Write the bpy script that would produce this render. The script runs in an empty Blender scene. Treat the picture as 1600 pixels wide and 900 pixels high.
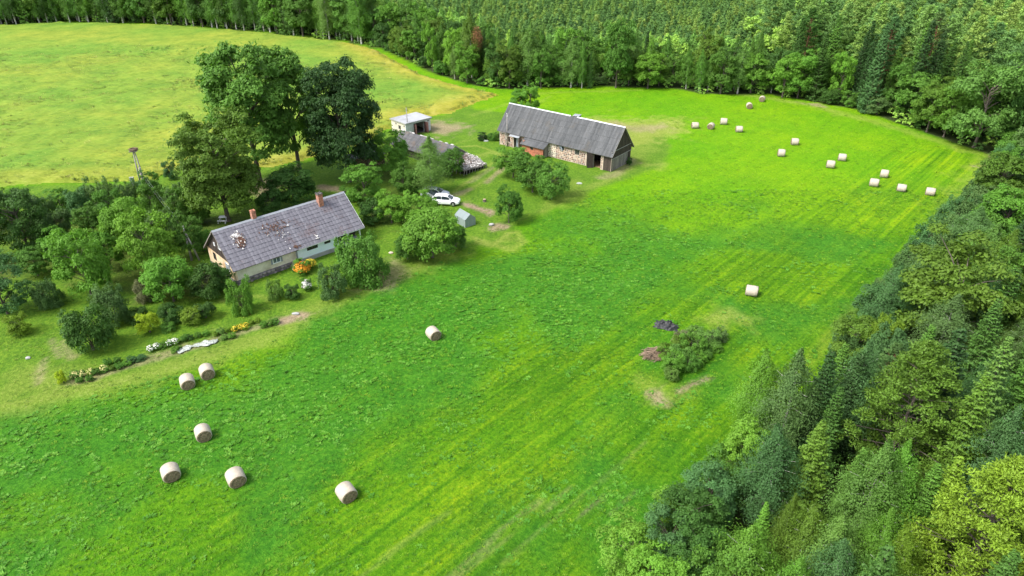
import bpy, bmesh, math, random
import numpy as np
from math import sin, cos, pi, radians, sqrt, atan2, hypot
from mathutils import Vector

R = random.Random(11)
NR = np.random.default_rng(11)
scn = bpy.context.scene
C = scn.collection

# ------------------------------------------------------------------ camera, sky, sun, exposure
CAM_H = 40.0; PITCH = radians(30)
cam_d = bpy.data.cameras.new("camera"); cam = bpy.data.objects.new("camera", cam_d); C.objects.link(cam)
cam.location = (0, 0, CAM_H); cam.rotation_euler = (pi/2 - PITCH, 0, 0)
cam_d.sensor_width = 36; cam_d.lens = 24; cam_d.clip_start = 0.5; cam_d.clip_end = 6000
scn.camera = cam

SUN_AZ = radians(206)       # direction towards the sun in the ground plane, from +x
SUN_EL = radians(52)
world = bpy.data.worlds.new("World"); scn.world = world; world.use_nodes = True
wn = world.node_tree.nodes; wl = world.node_tree.links
bg = wn["Background"]
sky = wn.new("ShaderNodeTexSky"); sky.sky_type = 'NISHITA'; sky.sun_disc = False
sky.sun_elevation = SUN_EL; sky.sun_rotation = pi/2 - SUN_AZ
sky.air_density = 1.0; sky.dust_density = 3.0; sky.ozone_density = 1.0
hsv = wn.new("ShaderNodeHueSaturation"); hsv.inputs['Saturation'].default_value = .5      # thin cloud: a paler sky
wl.new(sky.outputs[0], hsv.inputs['Color']); wl.new(hsv.outputs[0], bg.inputs[0]); bg.inputs[1].default_value = 0.15
sun_d = bpy.data.lights.new("sun", 'SUN'); sun_d.energy = 1.9; sun_d.angle = radians(18); sun_d.color = (1, .965, .90)
sun = bpy.data.objects.new("sun", sun_d); C.objects.link(sun)
sv = Vector((cos(SUN_EL)*cos(SUN_AZ), cos(SUN_EL)*sin(SUN_AZ), sin(SUN_EL)))
sun.rotation_euler = sv.to_track_quat('Z', 'Y').to_euler(); sun.location = (0, 0, 120)
scn.view_settings.view_transform = 'Standard'; scn.view_settings.look = 'None'
scn.view_settings.exposure = 1.2; scn.view_settings.gamma = 1
scn.render.engine = 'CYCLES'
scn.cycles.max_bounces = 6; scn.cycles.diffuse_bounces = 3; scn.cycles.transparent_max_bounces = 4

# ------------------------------------------------------------------ surveying helpers (map positions of the place)
F = 1066.67; CP, SP = cos(PITCH), sin(PITCH)
def gp(px, py, z=0.0):
    u = (px-800)/F; v = (py-450)/F
    dz = -SP - v*CP; t = (z-CAM_H)/dz
    return (u*t, (CP - v*SP)*t)
def top_z(Y, py):
    v = (py-450)/F
    return CAM_H - Y*(SP + v*CP)/(CP - v*SP)
def depth(Y, z=0): return Y*CP - (z-CAM_H)*SP
def scr(x, y, z=0):
    d = depth(y, z)
    return 800 + F*x/d, 450 - F*(y*SP + (z-CAM_H)*CP)/d

# ------------------------------------------------------------------ materials
def nmat(name):
    m = bpy.data.materials.new(name); m.use_nodes = True
    nt = m.node_tree
    return m, nt, nt.nodes, nt.links, nt.nodes["Principled BSDF"]
def node(nt, t, **k):
    n = nt.nodes.new(t)
    for a, b in k.items():
        if a.startswith('i_'): n.inputs[int(a[2:])].default_value = b
        else: setattr(n, a, b)
    return n
def ramp(nt, stops, interp='LINEAR'):
    n = nt.nodes.new('ShaderNodeValToRGB'); cr = n.color_ramp; cr.interpolation = interp
    while len(cr.elements) < len(stops): cr.elements.new(0.5)
    for e, (p, c) in zip(cr.elements, stops):
        e.position = p; e.color = (*c, 1) if len(c) == 3 else c
    return n
def noise(nt, scale, detail=4, rough=.55, vec=None, dim='3D'):
    n = nt.nodes.new('ShaderNodeTexNoise'); n.inputs['Scale'].default_value = scale
    n.inputs['Detail'].default_value = detail; n.inputs['Roughness'].default_value = rough
    if vec is not None: nt.links.new(vec, n.inputs['Vector'])
    return n
def mixc(nt, fac, a, b, mode='MIX'):
    n = nt.nodes.new('ShaderNodeMix'); n.data_type = 'RGBA'; n.blend_type = mode; n.clamp_factor = True
    def put(sock, v):
        if hasattr(v, 'links') or hasattr(v, 'is_output'): nt.links.new(v, sock)
        elif isinstance(v, (int, float)): sock.default_value = v
        else: sock.default_value = (*v, 1) if len(v) == 3 else v
    put(n.inputs[0], fac); put(n.inputs[6], a); put(n.inputs[7], b)
    return n.outputs[2]
def mth(nt, op, a, b=None, clamp=False):
    n = nt.nodes.new('ShaderNodeMath'); n.operation = op; n.use_clamp = clamp
    for i, v in enumerate((a, b)):
        if v is None: continue
        if isinstance(v, (int, float)): n.inputs[i].default_value = v
        else: nt.links.new(v, n.inputs[i])
    return n.outputs[0]

def mat_plain(name, col, rough=.8, var=.25, scale=3.0, metal=0, bump=0.15, spec=.3, dirt=None, rnd=0.0):
    m, nt, N, L, P = nmat(name)
    tc = node(nt, 'ShaderNodeTexCoord')
    n1 = noise(nt, scale, 5, .6, tc.outputs['Object'])
    r = ramp(nt, [(.25, tuple(c*(1-var) for c in col)), (.75, tuple(min(1, c*(1+var)) for c in col))])
    L.new(n1.outputs[0], r.inputs[0]); out = r.outputs[0]
    if dirt:
        n2 = noise(nt, scale*.35, 6, .7, tc.outputs['Object'])
        rr = ramp(nt, [(.48, (0, 0, 0)), (.68, (1, 1, 1))]); L.new(n2.outputs[0], rr.inputs[0])
        out = mixc(nt, rr.outputs[0], out, dirt)
    if rnd:
        at = node(nt, 'ShaderNodeAttribute', attribute_name='rnd')
        k = mth(nt, 'MULTIPLY_ADD', at.outputs['Fac'], rnd); k.node.inputs[2].default_value = 1-rnd/2
        cc = node(nt, 'ShaderNodeCombineColor')
        for i in range(3): L.new(k, cc.inputs[i])
        out = mixc(nt, 1.0, out, cc.outputs[0], 'MULTIPLY')
    L.new(out, P.inputs['Base Color']); P.inputs['Roughness'].default_value = rough
    P.inputs['Metallic'].default_value = metal; P.inputs['Specular IOR Level'].default_value = spec
    if bump:
        b = node(nt, 'ShaderNodeBump'); b.inputs['Strength'].default_value = bump; b.inputs['Distance'].default_value = .03
        n3 = noise(nt, scale*6, 3, .6, tc.outputs['Object']); L.new(n3.outputs[0], b.inputs['Height']); L.new(b.outputs[0], P.inputs['Normal'])
    return m

def mat_foliage(name, use_color=True, cols=None, transl=.28, var=.35, warm=.25, lift=0.0):
    m, nt, N, L, P = nmat(name)
    if use_color:
        oi = node(nt, 'ShaderNodeObjectInfo'); base = oi.outputs['Color']
    else:
        oi = node(nt, 'ShaderNodeObjectInfo')
        r = ramp(nt, cols); L.new(oi.outputs['Random'], r.inputs[0]); base = r.outputs[0]
    at = node(nt, 'ShaderNodeAttribute', attribute_name='rnd')
    tc = node(nt, 'ShaderNodeTexCoord')
    n1 = noise(nt, .55, 3, .6, tc.outputs['Object'])
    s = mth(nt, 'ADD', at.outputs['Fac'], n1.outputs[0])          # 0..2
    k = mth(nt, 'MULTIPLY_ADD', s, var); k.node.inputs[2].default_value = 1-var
    cc = node(nt, 'ShaderNodeCombineColor')
    for i in range(3): L.new(k, cc.inputs[i])
    c1 = mixc(nt, 1.0, base, cc.outputs[0], 'MULTIPLY')
    hs = node(nt, 'ShaderNodeMix'); 
    c2 = mixc(nt, 1.0, c1, (1.45, 1.18, .55), 'MULTIPLY')
    n2 = noise(nt, .9, 2, .5, tc.outputs['Object'])
    f = mth(nt, 'MULTIPLY', n2.outputs[0], warm*1.2, True)
    col = mixc(nt, f, c1, c2)
    L.new(col, P.inputs['Base Color']); P.inputs['Roughness'].default_value = .62; P.inputs['Specular IOR Level'].default_value = .25
    tr = node(nt, 'ShaderNodeBsdfTranslucent')
    if lift:          # short blades stand in a sward: shade them with the sward's own upward normal
        gn = node(nt, 'ShaderNodeNewGeometry'); vm = node(nt, 'ShaderNodeMix', data_type='VECTOR'); vm.inputs[0].default_value = lift
        L.new(gn.outputs['Normal'], vm.inputs[4]); vm.inputs[5].default_value = (0, 0, 1); L.new(vm.outputs[1], P.inputs['Normal'])
    tcol = mixc(nt, 1.0, col, (1.25, 1.35, .5), 'MULTIPLY'); L.new(tcol, tr.inputs[0])
    mx = node(nt, 'ShaderNodeMixShader'); mx.inputs[0].default_value = transl
    L.new(P.outputs[0], mx.inputs[1]); L.new(tr.outputs[0], mx.inputs[2])
    L.new(mx.outputs[0], N['Material Output'].inputs[0])
    return m

M = {}
M['leaf'] = mat_foliage('leaf_foliage')
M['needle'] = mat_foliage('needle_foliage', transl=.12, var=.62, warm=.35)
M['far_pine'] = mat_foliage('young_pine_foliage', False, [(0, (0.08156, 0.1826, 0.05583)), (.45, (0.1269, 0.261, 0.07178)), (.8, (0.1903, 0.3306, 0.07178)), (1, (0.2356, 0.348, 0.07975))], .15)
M['far_mix'] = mat_foliage('mixed_wood_foliage', False, [(0, (0.1104, 0.2464, 0.0636)), (.5, (0.1891, 0.3918, 0.07632)), (1, (0.3152, 0.5223, 0.08904))], .2)
M['bark'] = mat_plain('grey_bark', (.12, .10, .08), .9, .4, 3, bump=.5)
M['pine_bark'] = mat_plain('pine_bark', (.22, .11, .06), .9, .4, 3, bump=.5)
def birch_bark():
    m, nt, N, L, P = nmat('birch_bark')
    tc = node(nt, 'ShaderNodeTexCoord'); mp = node(nt, 'ShaderNodeMapping'); mp.inputs['Scale'].default_value = (2, 2, 9)
    L.new(tc.outputs['Object'], mp.inputs[0]); n = noise(nt, 1.5, 4, .7, mp.outputs[0])
    r = ramp(nt, [(.40, (.05, .045, .04)), (.50, (.55, .53, .48)), (1, (.75, .73, .68))]); L.new(n.outputs[0], r.inputs[0])
    L.new(r.outputs[0], P.inputs['Base Color']); P.inputs['Roughness'].default_value = .8
    return m
M['birch_bark'] = birch_bark()
M['brown_leaf'] = mat_plain('withered_leaves', (.23, .115, .05), .9, .4, 2, bump=0, rnd=.6)

# ------------------------------------------------------------------ object helpers
def link(o, parent=None):
    C.objects.link(o)
    if parent is not None: o.parent = parent
    return o
def mesh_np(name, V, faces, mats=(), rnd=None, smooth=False, fmat=None):
    """faces: (n,k) int array, or list of arrays"""
    V = np.asarray(V, np.float32)
    if not isinstance(faces, list): faces = [faces]
    faces = [np.asarray(f, np.int32) for f in faces if len(f)]
    me = bpy.data.meshes.new(name)
    nl = sum(f.size for f in faces); nf = sum(len(f) for f in faces)
    me.vertices.add(len(V)); me.vertices.foreach_set('co', V.ravel())
    me.loops.add(nl); me.loops.foreach_set('vertex_index', np.concatenate([f.ravel() for f in faces]))
    me.polygons.add(nf)
    tot = np.concatenate([np.full(len(f), f.shape[1], np.int32) for f in faces])
    st = np.concatenate([[0], np.cumsum(tot)[:-1]]).astype(np.int32)
    me.polygons.foreach_set('loop_start', st); me.polygons.foreach_set('loop_total', tot)
    if smooth: me.polygons.foreach_set('use_smooth', np.ones(nf, bool))
    if fmat is not None: me.polygons.foreach_set('material_index', np.asarray(fmat, np.int32))
    for m in mats: me.materials.append(m)
    me.update(calc_edges=True)
    if rnd is not None:
        a = me.attributes.new('rnd', 'FLOAT', 'POINT'); a.data.foreach_set('value', np.asarray(rnd, np.float32))
    return me

class MB:
    """collects boxes, tubes and sheets of one part"""
    def __init__(s): s.v = []; s.f = []; s.r = []; s.n = 0
    def add(s, vs, fs, rnd=None):
        b = s.n
        s.v += [tuple(p) for p in vs]; s.f += [tuple(i+b for i in f) for f in fs]; s.n += len(vs)
        r = R.random() if rnd is None else rnd
        s.r += [r]*len(vs)
        return s
    def box(s, x0, x1, y0, y1, z0, z1, rnd=None):
        return s.add([(x0,y0,z0),(x1,y0,z0),(x1,y1,z0),(x0,y1,z0),(x0,y0,z1),(x1,y0,z1),(x1,y1,z1),(x0,y1,z1)],
              [(0,3,2,1),(4,5,6,7),(0,1,5,4),(1,2,6,5),(2,3,7,6),(3,0,4,7)], rnd)
    def prism(s, pts, h, rnd=None):
        """pts: planar polygon (3d tuples), h: extrusion vector"""
        n = len(pts); q = [(p[0]+h[0], p[1]+h[1], p[2]+h[2]) for p in pts]
        return s.add(list(pts)+q, [tuple(range(n))[::-1], tuple(range(n, 2*n))] + [(i, (i+1) % n, n+(i+1) % n, n+i) for i in range(n)], rnd)
    def tube(s, pts, rad, seg=6, cap=True, rnd=None):
        pts = [Vector(p) for p in pts]
        rad = rad if isinstance(rad, (list, tuple)) else [rad]*len(pts)
        vs = []
        for i, p in enumerate(pts):
            d = (pts[min(i+1, len(pts)-1)] - pts[max(i-1, 0)]).normalized()
            a = d.orthogonal().normalized() if abs(d.z) < .9 else (Vector((1, 0, 0)) - d*d.x).normalized()
            b = d.cross(a)
            for k in range(seg):
                t = 2*pi*k/seg; vs.append(p + (a*cos(t) + b*sin(t))*rad[i])
        fs = []
        for i in range(len(pts)-1):
            for k in range(seg):
                k2 = (k+1) % seg; fs.append((i*seg+k, i*seg+k2, (i+1)*seg+k2, (i+1)*seg+k))
        if cap: fs += [tuple(range(seg))[::-1], tuple((len(pts)-1)*seg+k for k in range(seg))]
        return s.add(vs, fs, rnd)
    def mesh(s, name, mat, smooth=False):
        me = bpy.data.meshes.new(name); me.from_pydata(s.v, [], s.f)
        me.materials.append(mat)
        a = me.attributes.new('rnd', 'FLOAT', 'POINT'); a.data.foreach_set('value', s.r)
        if smooth: me.polygons.foreach_set('use_smooth', [True]*len(me.polygons))
        me.update()
        return me
    def build(s, name, mat, parent=None, smooth=False, bevel=0, stuff=False, label=None):
        o = bpy.data.objects.new(name, s.mesh(name, mat, smooth)); link(o, parent)
        if bevel:
            b = o.modifiers.new('bevel', 'BEVEL'); b.width = bevel; b.segments = 2; b.limit_method = 'ANGLE'
        if stuff: o['kind'] = 'stuff'
        if label: o['label'] = label
        return o

def thing(name, label, cat, loc=(0,0,0), rz=0, group=None):
    o = bpy.data.objects.new(name, None); C.objects.link(o); o.empty_display_size = .3
    o.location = (*loc, 0) if len(loc) == 2 else loc; o.rotation_euler = (0, 0, rz)
    o['label'] = label; o['category'] = cat
    if group: o['group'] = group
    return o
def tag(o, label, cat=None, kind=None, group=None):
    if label: o['label'] = label
    if cat: o['category'] = cat
    if kind: o['kind'] = kind
    if group: o['group'] = group
    return o

# ------------------------------------------------------------------ outlines of the place (world metres)
def W(*pts): return [gp(*p) for p in pts]
FAR_EDGE = W((0,40),(100,35),(250,38),(400,50),(540,65),(600,78),(640,97),(680,115),(740,135),(780,139),(850,138),(950,135),
             (1050,138),(1100,148),(1200,148),(1280,160),(1350,175),(1400,192),(1450,210),(1500,228),(1550,242))
FAR_EDGE = [(-320, 235)] + FAR_EDGE
RIGHT_EDGE = [(84.5,116),(76.5,104),(58.5,83.5),(45,68),(31.5,54.2),(17.8,41.6),(11.2,34),(4.5,26.5),(-6,14),(-20,-5)]
CROP = [(-330, 236)] + [(x, y-1.5) for x, y in FAR_EDGE[1:6]] + [(-39.5,208),(-31,191),(-23,177),(-13,165.5),(-5.5,160)] + \
       W((776,149),(735,163),(700,176),(650,183),(600,203),(560,225),(470,250),(400,262),(330,268),(280,262),(235,280),(150,284),(60,286),(0,290)) + [(-120,98),(-330,90)]
YARD = W((0,645),(200,600),(330,562),(440,522),(475,497),(540,462),(620,432),(690,402),(740,385),(800,392),(822,378),(812,355),
         (850,338),(930,300),(985,278),(1040,262),(1050,215),(1040,195),(900,185),(800,175),(745,172)) + [(-9,150)] + \
       W((700,178),(650,185),(600,205),(560,227),(470,252),(400,264),(330,270),(280,264),(235,282),(150,286),(60,288),(0,292)) + [(-120,97),(-120,40),(-60,44)]

def in_poly(X, Y, poly):
    inside = np.zeros(np.shape(X), bool); n = len(poly); j = n-1
    for i in range(n):
        xi, yi = poly[i]; xj, yj = poly[j]
        c = ((yi > Y) != (yj > Y)) & (X < (xj-xi)*(Y-yi)/((yj-yi) if yj != yi else 1e-9)+xi)
        inside ^= c; j = i
    return inside
def seg_dist(X, Y, pts, closed=False):
    d = np.full(np.shape(X), 1e9)
    ps = list(pts) + ([pts[0]] if closed else [])
    for (x0, y0), (x1, y1) in zip(ps[:-1], ps[1:]):
        dx, dy = x1-x0, y1-y0; L2 = dx*dx+dy*dy+1e-9
        t = np.clip(((X-x0)*dx+(Y-y0)*dy)/L2, 0, 1)
        d = np.minimum(d, np.hypot(X-x0-t*dx, Y-y0-t*dy))
    return d
def sdist(X, Y, poly):
    d = seg_dist(X, Y, poly, True); return np.where(in_poly(X, Y, poly), -d, d)
FIELDS = [(-330, 236)] + FAR_EDGE[1:] + RIGHT_EDGE + [(-60,-5),(-330,-5)]      # everything open; the woods lie outside

def value_noise(X, Y, s, seed=0):
    rg = np.random.default_rng(seed); T = rg.random((256, 256))
    x = X/s; y = Y/s; xi = np.floor(x).astype(int); yi = np.floor(y).astype(int)
    fx = x-xi; fy = y-yi; fx = fx*fx*(3-2*fx); fy = fy*fy*(3-2*fy)
    g = lambda a, b: T[a % 256, b % 256]
    return (g(xi,yi)*(1-fx)+g(xi+1,yi)*fx)*(1-fy)+(g(xi,yi+1)*(1-fx)+g(xi+1,yi+1)*fx)*fy
def fbm(X, Y, s, seed=0, o=4):
    v = 0; a = .5; t = 0
    for i in range(o): v = v+a*value_noise(X+17*i, Y-9*i, s/2**i, seed+i); t += a; a *= .5
    return v/t
sst = lambda x, a, b: (lambda t: t*t*(3-2*t))(np.clip((x-a)/(b-a), 0, 1))

# ------------------------------------------------------------------ ground: one sheet to the horizon
def axis(fine0, fine1, step, lo, hi, grow=1.13):
    a = list(np.arange(fine0, fine1+1e-6, step)); s = step
    x = fine1
    while x < hi: s = min(s*grow, 160); x += s; a.append(x)
    x = fine0; s = step; b = []
    while x > lo: s = min(s*grow, 160); x -= s; b.append(x)
    return np.array(b[::-1]+a)
def build_ground():
    xs = axis(-72, 90, .42, -2500, 2500); ys = axis(26, 172, .42, -400, 3200)
    X, Y = np.meshgrid(xs, ys); nx, ny = len(xs), len(ys)
    wob = (fbm(X, Y, 6, 3)-.5)*5 + (fbm(X, Y, 1.4, 5)-.5)*1.6
    dF = sdist(X, Y, FIELDS) + wob*.5
    dY = sdist(X, Y, YARD) + wob*.4
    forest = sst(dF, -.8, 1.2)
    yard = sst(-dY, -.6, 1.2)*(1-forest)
    soil = np.zeros_like(X); dry = np.zeros_like(X); lush = np.zeros_like(X); litter = np.zeros_like(X)
    def blob(arr, pts, w, amt=1., soft=.8, closed=False, px=True, n=.9):
        P = W(*pts) if px else pts
        d = seg_dist(X, Y, P, closed)*(1+n*(fbm(X, Y, 1.6, 9)-.5)*2) + (fbm(X, Y, .9, 21)-.5)*w*.8*n
        np.maximum(arr, amt*(1-sst(d, w*(1-soft), w*(1+soft))), out=arr)
    # bare soil
    blob(soil, [(728,319),(745,325),(763,331)], .85, .95, .5)
    blob(soil, [(680,196),(695,198),(706,202),(690,204)], 2.4, .75, .7)
    blob(soil, [(715,303),(732,297)], .7, .5)
    blob(soil, [(735,285),(770,262)], .5, .35)
    blob(soil, [(760,285),(772,275),(786,262)], .45, .6)
    blob(soil, [(395,297),(420,285),(408,300)], 2.0, .75, .7)
    blob(soil, [(505,292),(528,296),(550,302)], 1.1, .8, .5)
    blob(soil, [(445,285),(470,288)], 1.2, .5)
    blob(soil, [(778,352),(790,354),(772,356)], .8, .8, .6)
    blob(soil, [(598,430),(620,425),(600,447)], 1.6, .5, .8)
    blob(soil, [(110,598),(170,582),(232,562)], .6, .5, .5)
    blob(soil, [(232,562),(300,544),(345,528),(400,512),(440,500)], .7, .5, .6)
    blob(soil, [(440,503),(465,493)], .8, .9, .5)
    blob(soil, [(1032,627),(1024,617)], .7, .7); blob(soil, [(1060,612),(1080,602),(1108,590)], .35, .65)
    blob(soil, [(985,250),(975,262),(960,274),(940,278)], 1.0, .45)
    blob(soil, [(1545,262),(1558,246),(1548,238)], 1.0, .8)
    blob(soil, [(1268,163),(1285,166)], 1.2, .7)
    for a, b in (((80,530),(92,558)),((98,533),(112,560)),((70,560),(60,600))): blob(soil, [a, b], .3, .45, .8)
    for a, w_, am in (([(702,905),(760,852),(800,812),(845,786)], .30, .55), (([(715,905),(778,852),(822,812)]), .22, .35), ([(905,808),(928,788),(940,778)], .28, .6), ([(850,800),(872,780),(892,762)], .28, .5),
                      ([(955,805),(975,782),(990,770)], .22, .4), ([(560,905),(640,840),(700,800)], .25, .25), ([(760,905),(860,815),(960,735),(1010,690)], .22, .28)): blob(soil, a, w_*.7, am*.5, .7)
    # dry, pale or yellow grass
    blob(dry, [(930,190),(975,196),(1045,193),(1042,204),(1000,210),(985,222)], 3.4, 1.0, .7)
    blob(soil, [(960,194),(1000,203),(1035,198)], 1.6, .5, .9)
    blob(dry, [(1000,230),(985,250)], 2.5, .45)
    blob(dry, [(1010,258),(1038,256),(1030,266)], .8, .45)
    blob(dry, [(980,290),(1100,240)], 1.2, .0)
    blob(dry, [(770,382),(800,392),(818,378),(808,362),(795,365),(768,385),(742,372)], .55, .7, .7)
    blob(dry, [(776,378),(792,372)], .7, .5)
    blob(dry, [(850,330),(900,300),(955,280),(985,262)], 1.0, .4)
    blob(dry, [(740,245),(765,238),(800,245),(850,260)], .8, .5)
    blob(dry, [(716,229),(745,228),(770,236),(790,246)], .35, .85, .6)
    blob(dry, [(690,312),(730,285),(760,262),(790,240)], .45, .5)
    blob(dry, [(700,318),(745,290),(780,268)], .45, .4)
    blob(dry, [(300,557),(400,527),(455,506)], .7, .5)
    blob(dry, [(0,640),(120,612),(230,588),(330,556),(430,522),(480,492),(560,455),(640,425),(700,395)], 1.6, .55, .9)
    blob(dry, [(40,600),(130,600),(60,625)], 2.2, .5, .9)
    blob(dry, [(430,470),(400,462),(350,470)], .5, .5)
    blob(dry, [(880,322),(905,310),(900,285),(880,285)], 1.5, .35)
    blob(dry, [(740,180),(850,145),(1000,141)], .7, .35)
    blob(dry, [(680,232),(750,215),(860,150)], .5, .3)
    blob(dry, [(1120,500),(1140,490),(1160,500)], 1.2, .7, .9)
    blob(dry, [(1020,610),(1000,590),(1035,625),(1075,610)], 1.0, .5, .9)
    blob(dry, [(1100,140),(1180,150),(1270,165),(1400,200),(1545,245)], 1.3, .55, .8)
    blob(dry, [(1545,250),(1530,275),(1470,345)], 1.8, .5, .9)
    blob(dry, [(1340,480),(1290,540),(1200,620)], .7, .3, .9)
    # litter under the orchard trees
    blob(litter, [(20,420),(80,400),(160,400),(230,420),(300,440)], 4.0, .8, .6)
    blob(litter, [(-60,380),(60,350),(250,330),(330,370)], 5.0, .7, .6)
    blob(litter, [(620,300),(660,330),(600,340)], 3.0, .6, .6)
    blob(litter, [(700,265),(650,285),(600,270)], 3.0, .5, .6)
    # lush dark regrowth: weeds on the left middle of the meadow
    a = fbm(X, Y, 9, 31)
    cx = seg_dist(X, Y, W((0,760),(300,690),(500,620),(640,560),(760,500),(900,430),(930,380)))
    lush = sst(a + .35*(1-sst(cx, 2, 16)), .50, .78)*(1-yard)*(1-forest)
    lush *= 1-sst(Y, 74, 112)*.92
    lime = sst(Y + X*.25, 52, 120)  # far meadow painted lighter, standing in for the grazing view across it
    stripe = (1-sst(seg_dist(X, Y, W((560,900),(900,640),(1130,520),(1400,390),(1520,270))), 8, 20))*(1-yard)
    stripe = np.maximum(stripe, .18*(1-yard))
    gold = np.zeros_like(X)
    Z = (fbm(X, Y, 30, 50)-.5)*.0
    nearb = (X > -110) & (X < 110) & (Y < 230)
    Z = np.where(nearb, (fbm(X, Y, 1.1, 51, 2)-.5)*.10, 0) - .0
    Z = Z - soil*.02
    dW = np.array([1.0])
    V = np.stack([X, Y, Z], -1).reshape(-1, 3)
    idx = np.arange(nx*ny).reshape(ny, nx)
    q = np.stack([idx[:-1,:-1], idx[:-1,1:], idx[1:,1:], idx[1:,:-1]], -1).reshape(-1, 4)
    me = mesh_np('ground', V, q, smooth=True)
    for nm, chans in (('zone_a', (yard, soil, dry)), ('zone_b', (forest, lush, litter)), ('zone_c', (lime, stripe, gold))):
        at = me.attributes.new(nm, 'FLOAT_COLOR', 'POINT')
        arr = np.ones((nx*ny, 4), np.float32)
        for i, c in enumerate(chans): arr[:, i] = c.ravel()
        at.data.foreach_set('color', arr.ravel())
    m, nt, N, L, P = nmat('meadow_ground')
    tc = node(nt, 'ShaderNodeTexCoord'); oc = tc.outputs['Object']
    def att(n):
        a = node(nt, 'ShaderNodeAttribute', attribute_name=n); s = node(nt, 'ShaderNodeSeparateColor'); L.new(a.outputs['Color'], s.inputs[0]); return s.outputs
    za, zb, zc = att('zone_a'), att('zone_b'), att('zone_c')
    fine = noise(nt, 2.6, 6, .72, oc); mid = noise(nt, .32, 5, .62, oc); big = noise(nt, .05, 3, .5, oc); vfine = noise(nt, 9, 3, .7, oc)
    mr = node(nt, 'ShaderNodeMapping'); mr.inputs['Rotation'].default_value = (0, 0, -radians(47.0)); L.new(oc, mr.inputs[0])
    mp = node(nt, 'ShaderNodeMapping'); mp.inputs['Scale'].default_value = (.035, 1.0, 1)
    L.new(mr.outputs[0], mp.inputs[0]); st = noise(nt, .55, 3, .55, mp.outputs[0]); st2 = noise(nt, 1.9, 3, .6, mp.outputs[0])
    t = mth(nt, 'ADD', mth(nt, 'MULTIPLY', fine.outputs[0], .70), mth(nt, 'MULTIPLY', mid.outputs[0], .30))
    near = ramp(nt, [(.30, (.030, .105, .003)), (.46, (.062, .190, .004)), (.58, (.105, .245, .006)), (.74, (.185, .30, .015))]); L.new(t, near.inputs[0])
    far = ramp(nt, [(.30, (.065, .20, .003)), (.47, (.108, .272, .003)), (.6, (.148, .315, .004)), (.76, (.205, .34, .010))]); L.new(t, far.inputs[0])
    lsh = ramp(nt, [(.34, (.018, .090, .008)), (.5, (.036, .155, .010)), (.62, (.068, .22, .015)), (.74, (.13, .29, .03))]); L.new(t, lsh.inputs[0])
    col = mixc(nt, zc[0], near.outputs[0], far.outputs[0])
    bg_ = ramp(nt, [(.38, (.85, .95, 1.0)), (.62, (1.2, 1.05, .9))]); L.new(big.outputs[0], bg_.inputs[0]); col = mixc(nt, 1, col, bg_.outputs[0], 'MULTIPLY')
    s1 = ramp(nt, [(.36, (.62, .72, .8)), (.5, (1.0, 1.0, 1.0)), (.64, (1.40, 1.12, 1.0))]); L.new(st.outputs[0], s1.inputs[0])
    s2 = ramp(nt, [(.38, (.72, .78, .8)), (.6, (1.2, 1.08, 1.0))]); L.new(st2.outputs[0], s2.inputs[0])
    cs = mixc(nt, 1, col, s1.outputs[0], 'MULTIPLY'); cs = mixc(nt, 1, cs, s2.outputs[0], 'MULTIPLY')
    # worn brown wheel ruts inside the swaths
    rt = noise(nt, .9, 5, .6, mp.outputs[0]); rr = ramp(nt, [(.66, (0,0,0)), (.74, (1,1,1))]); L.new(rt.outputs[0], rr.inputs[0])
    rm = ramp(nt, [(.5, (0,0,0)), (.62, (1,1,1))]); L.new(mid.outputs[0], rm.inputs[0])
    rf = mth(nt, 'MULTIPLY', mth(nt, 'MULTIPLY', rr.outputs[0], rm.outputs[0]), .8)
    cs = mixc(nt, rf, cs, (.11, .12, .04))
    col = mixc(nt, zc[1], col, cs)
    col = mixc(nt, mth(nt, 'MULTIPLY', zb[1], .85), col, lsh.outputs[0])
    lawn = ramp(nt, [(.30, (0.0414, 0.09936, 0.0096)), (.46, (0.0782, 0.1728, 0.0128)), (.58, (0.1288, 0.2333, 0.0176)), (.75, (0.2484, 0.2938, 0.048))]); L.new(t, lawn.inputs[0])
    col = mixc(nt, za[0], col, lawn.outputs[0])
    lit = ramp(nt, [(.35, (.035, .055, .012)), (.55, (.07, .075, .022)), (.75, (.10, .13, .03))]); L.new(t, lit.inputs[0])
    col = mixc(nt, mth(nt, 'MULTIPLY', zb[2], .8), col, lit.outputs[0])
    dr = ramp(nt, [(.3, (0.136, 0.208, 0.02)), (.5, (0.24, 0.288, 0.048)), (.7, (0.368, 0.336, 0.144))]); L.new(t, dr.inputs[0])
    col = mixc(nt, mth(nt, 'MULTIPLY', za[2], .8), col, dr.outputs[0])
    so = ramp(nt, [(.3, (0.136, 0.102, 0.0595)), (.5, (0.289, 0.2125, 0.1445)), (.7, (0.442, 0.34, 0.255))]); L.new(t, so.inputs[0])
    col = mixc(nt, za[1], col, so.outputs[0])
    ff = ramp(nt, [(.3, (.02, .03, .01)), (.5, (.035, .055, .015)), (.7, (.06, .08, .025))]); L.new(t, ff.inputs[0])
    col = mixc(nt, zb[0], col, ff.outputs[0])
    L.new(col, P.inputs['Base Color']); P.inputs['Roughness'].default_value = .9; P.inputs['Specular IOR Level'].default_value = .1
    b = node(nt, 'ShaderNodeBump'); b.inputs['Strength'].default_value = .9; b.inputs['Distance'].default_value = .25
    hh = mth(nt, 'ADD', fine.outputs[0], mth(nt, 'MULTIPLY', vfine.outputs[0], .35)); L.new(hh, b.inputs['Height']); L.new(b.outputs[0], P.inputs['Normal'])
    me.materials.append(m)
    o = link(bpy.data.objects.new('ground', me)); tag(o, 'bright green mown meadow running on into yard lawn and forest floor', kind='structure')
build_ground()

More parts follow.
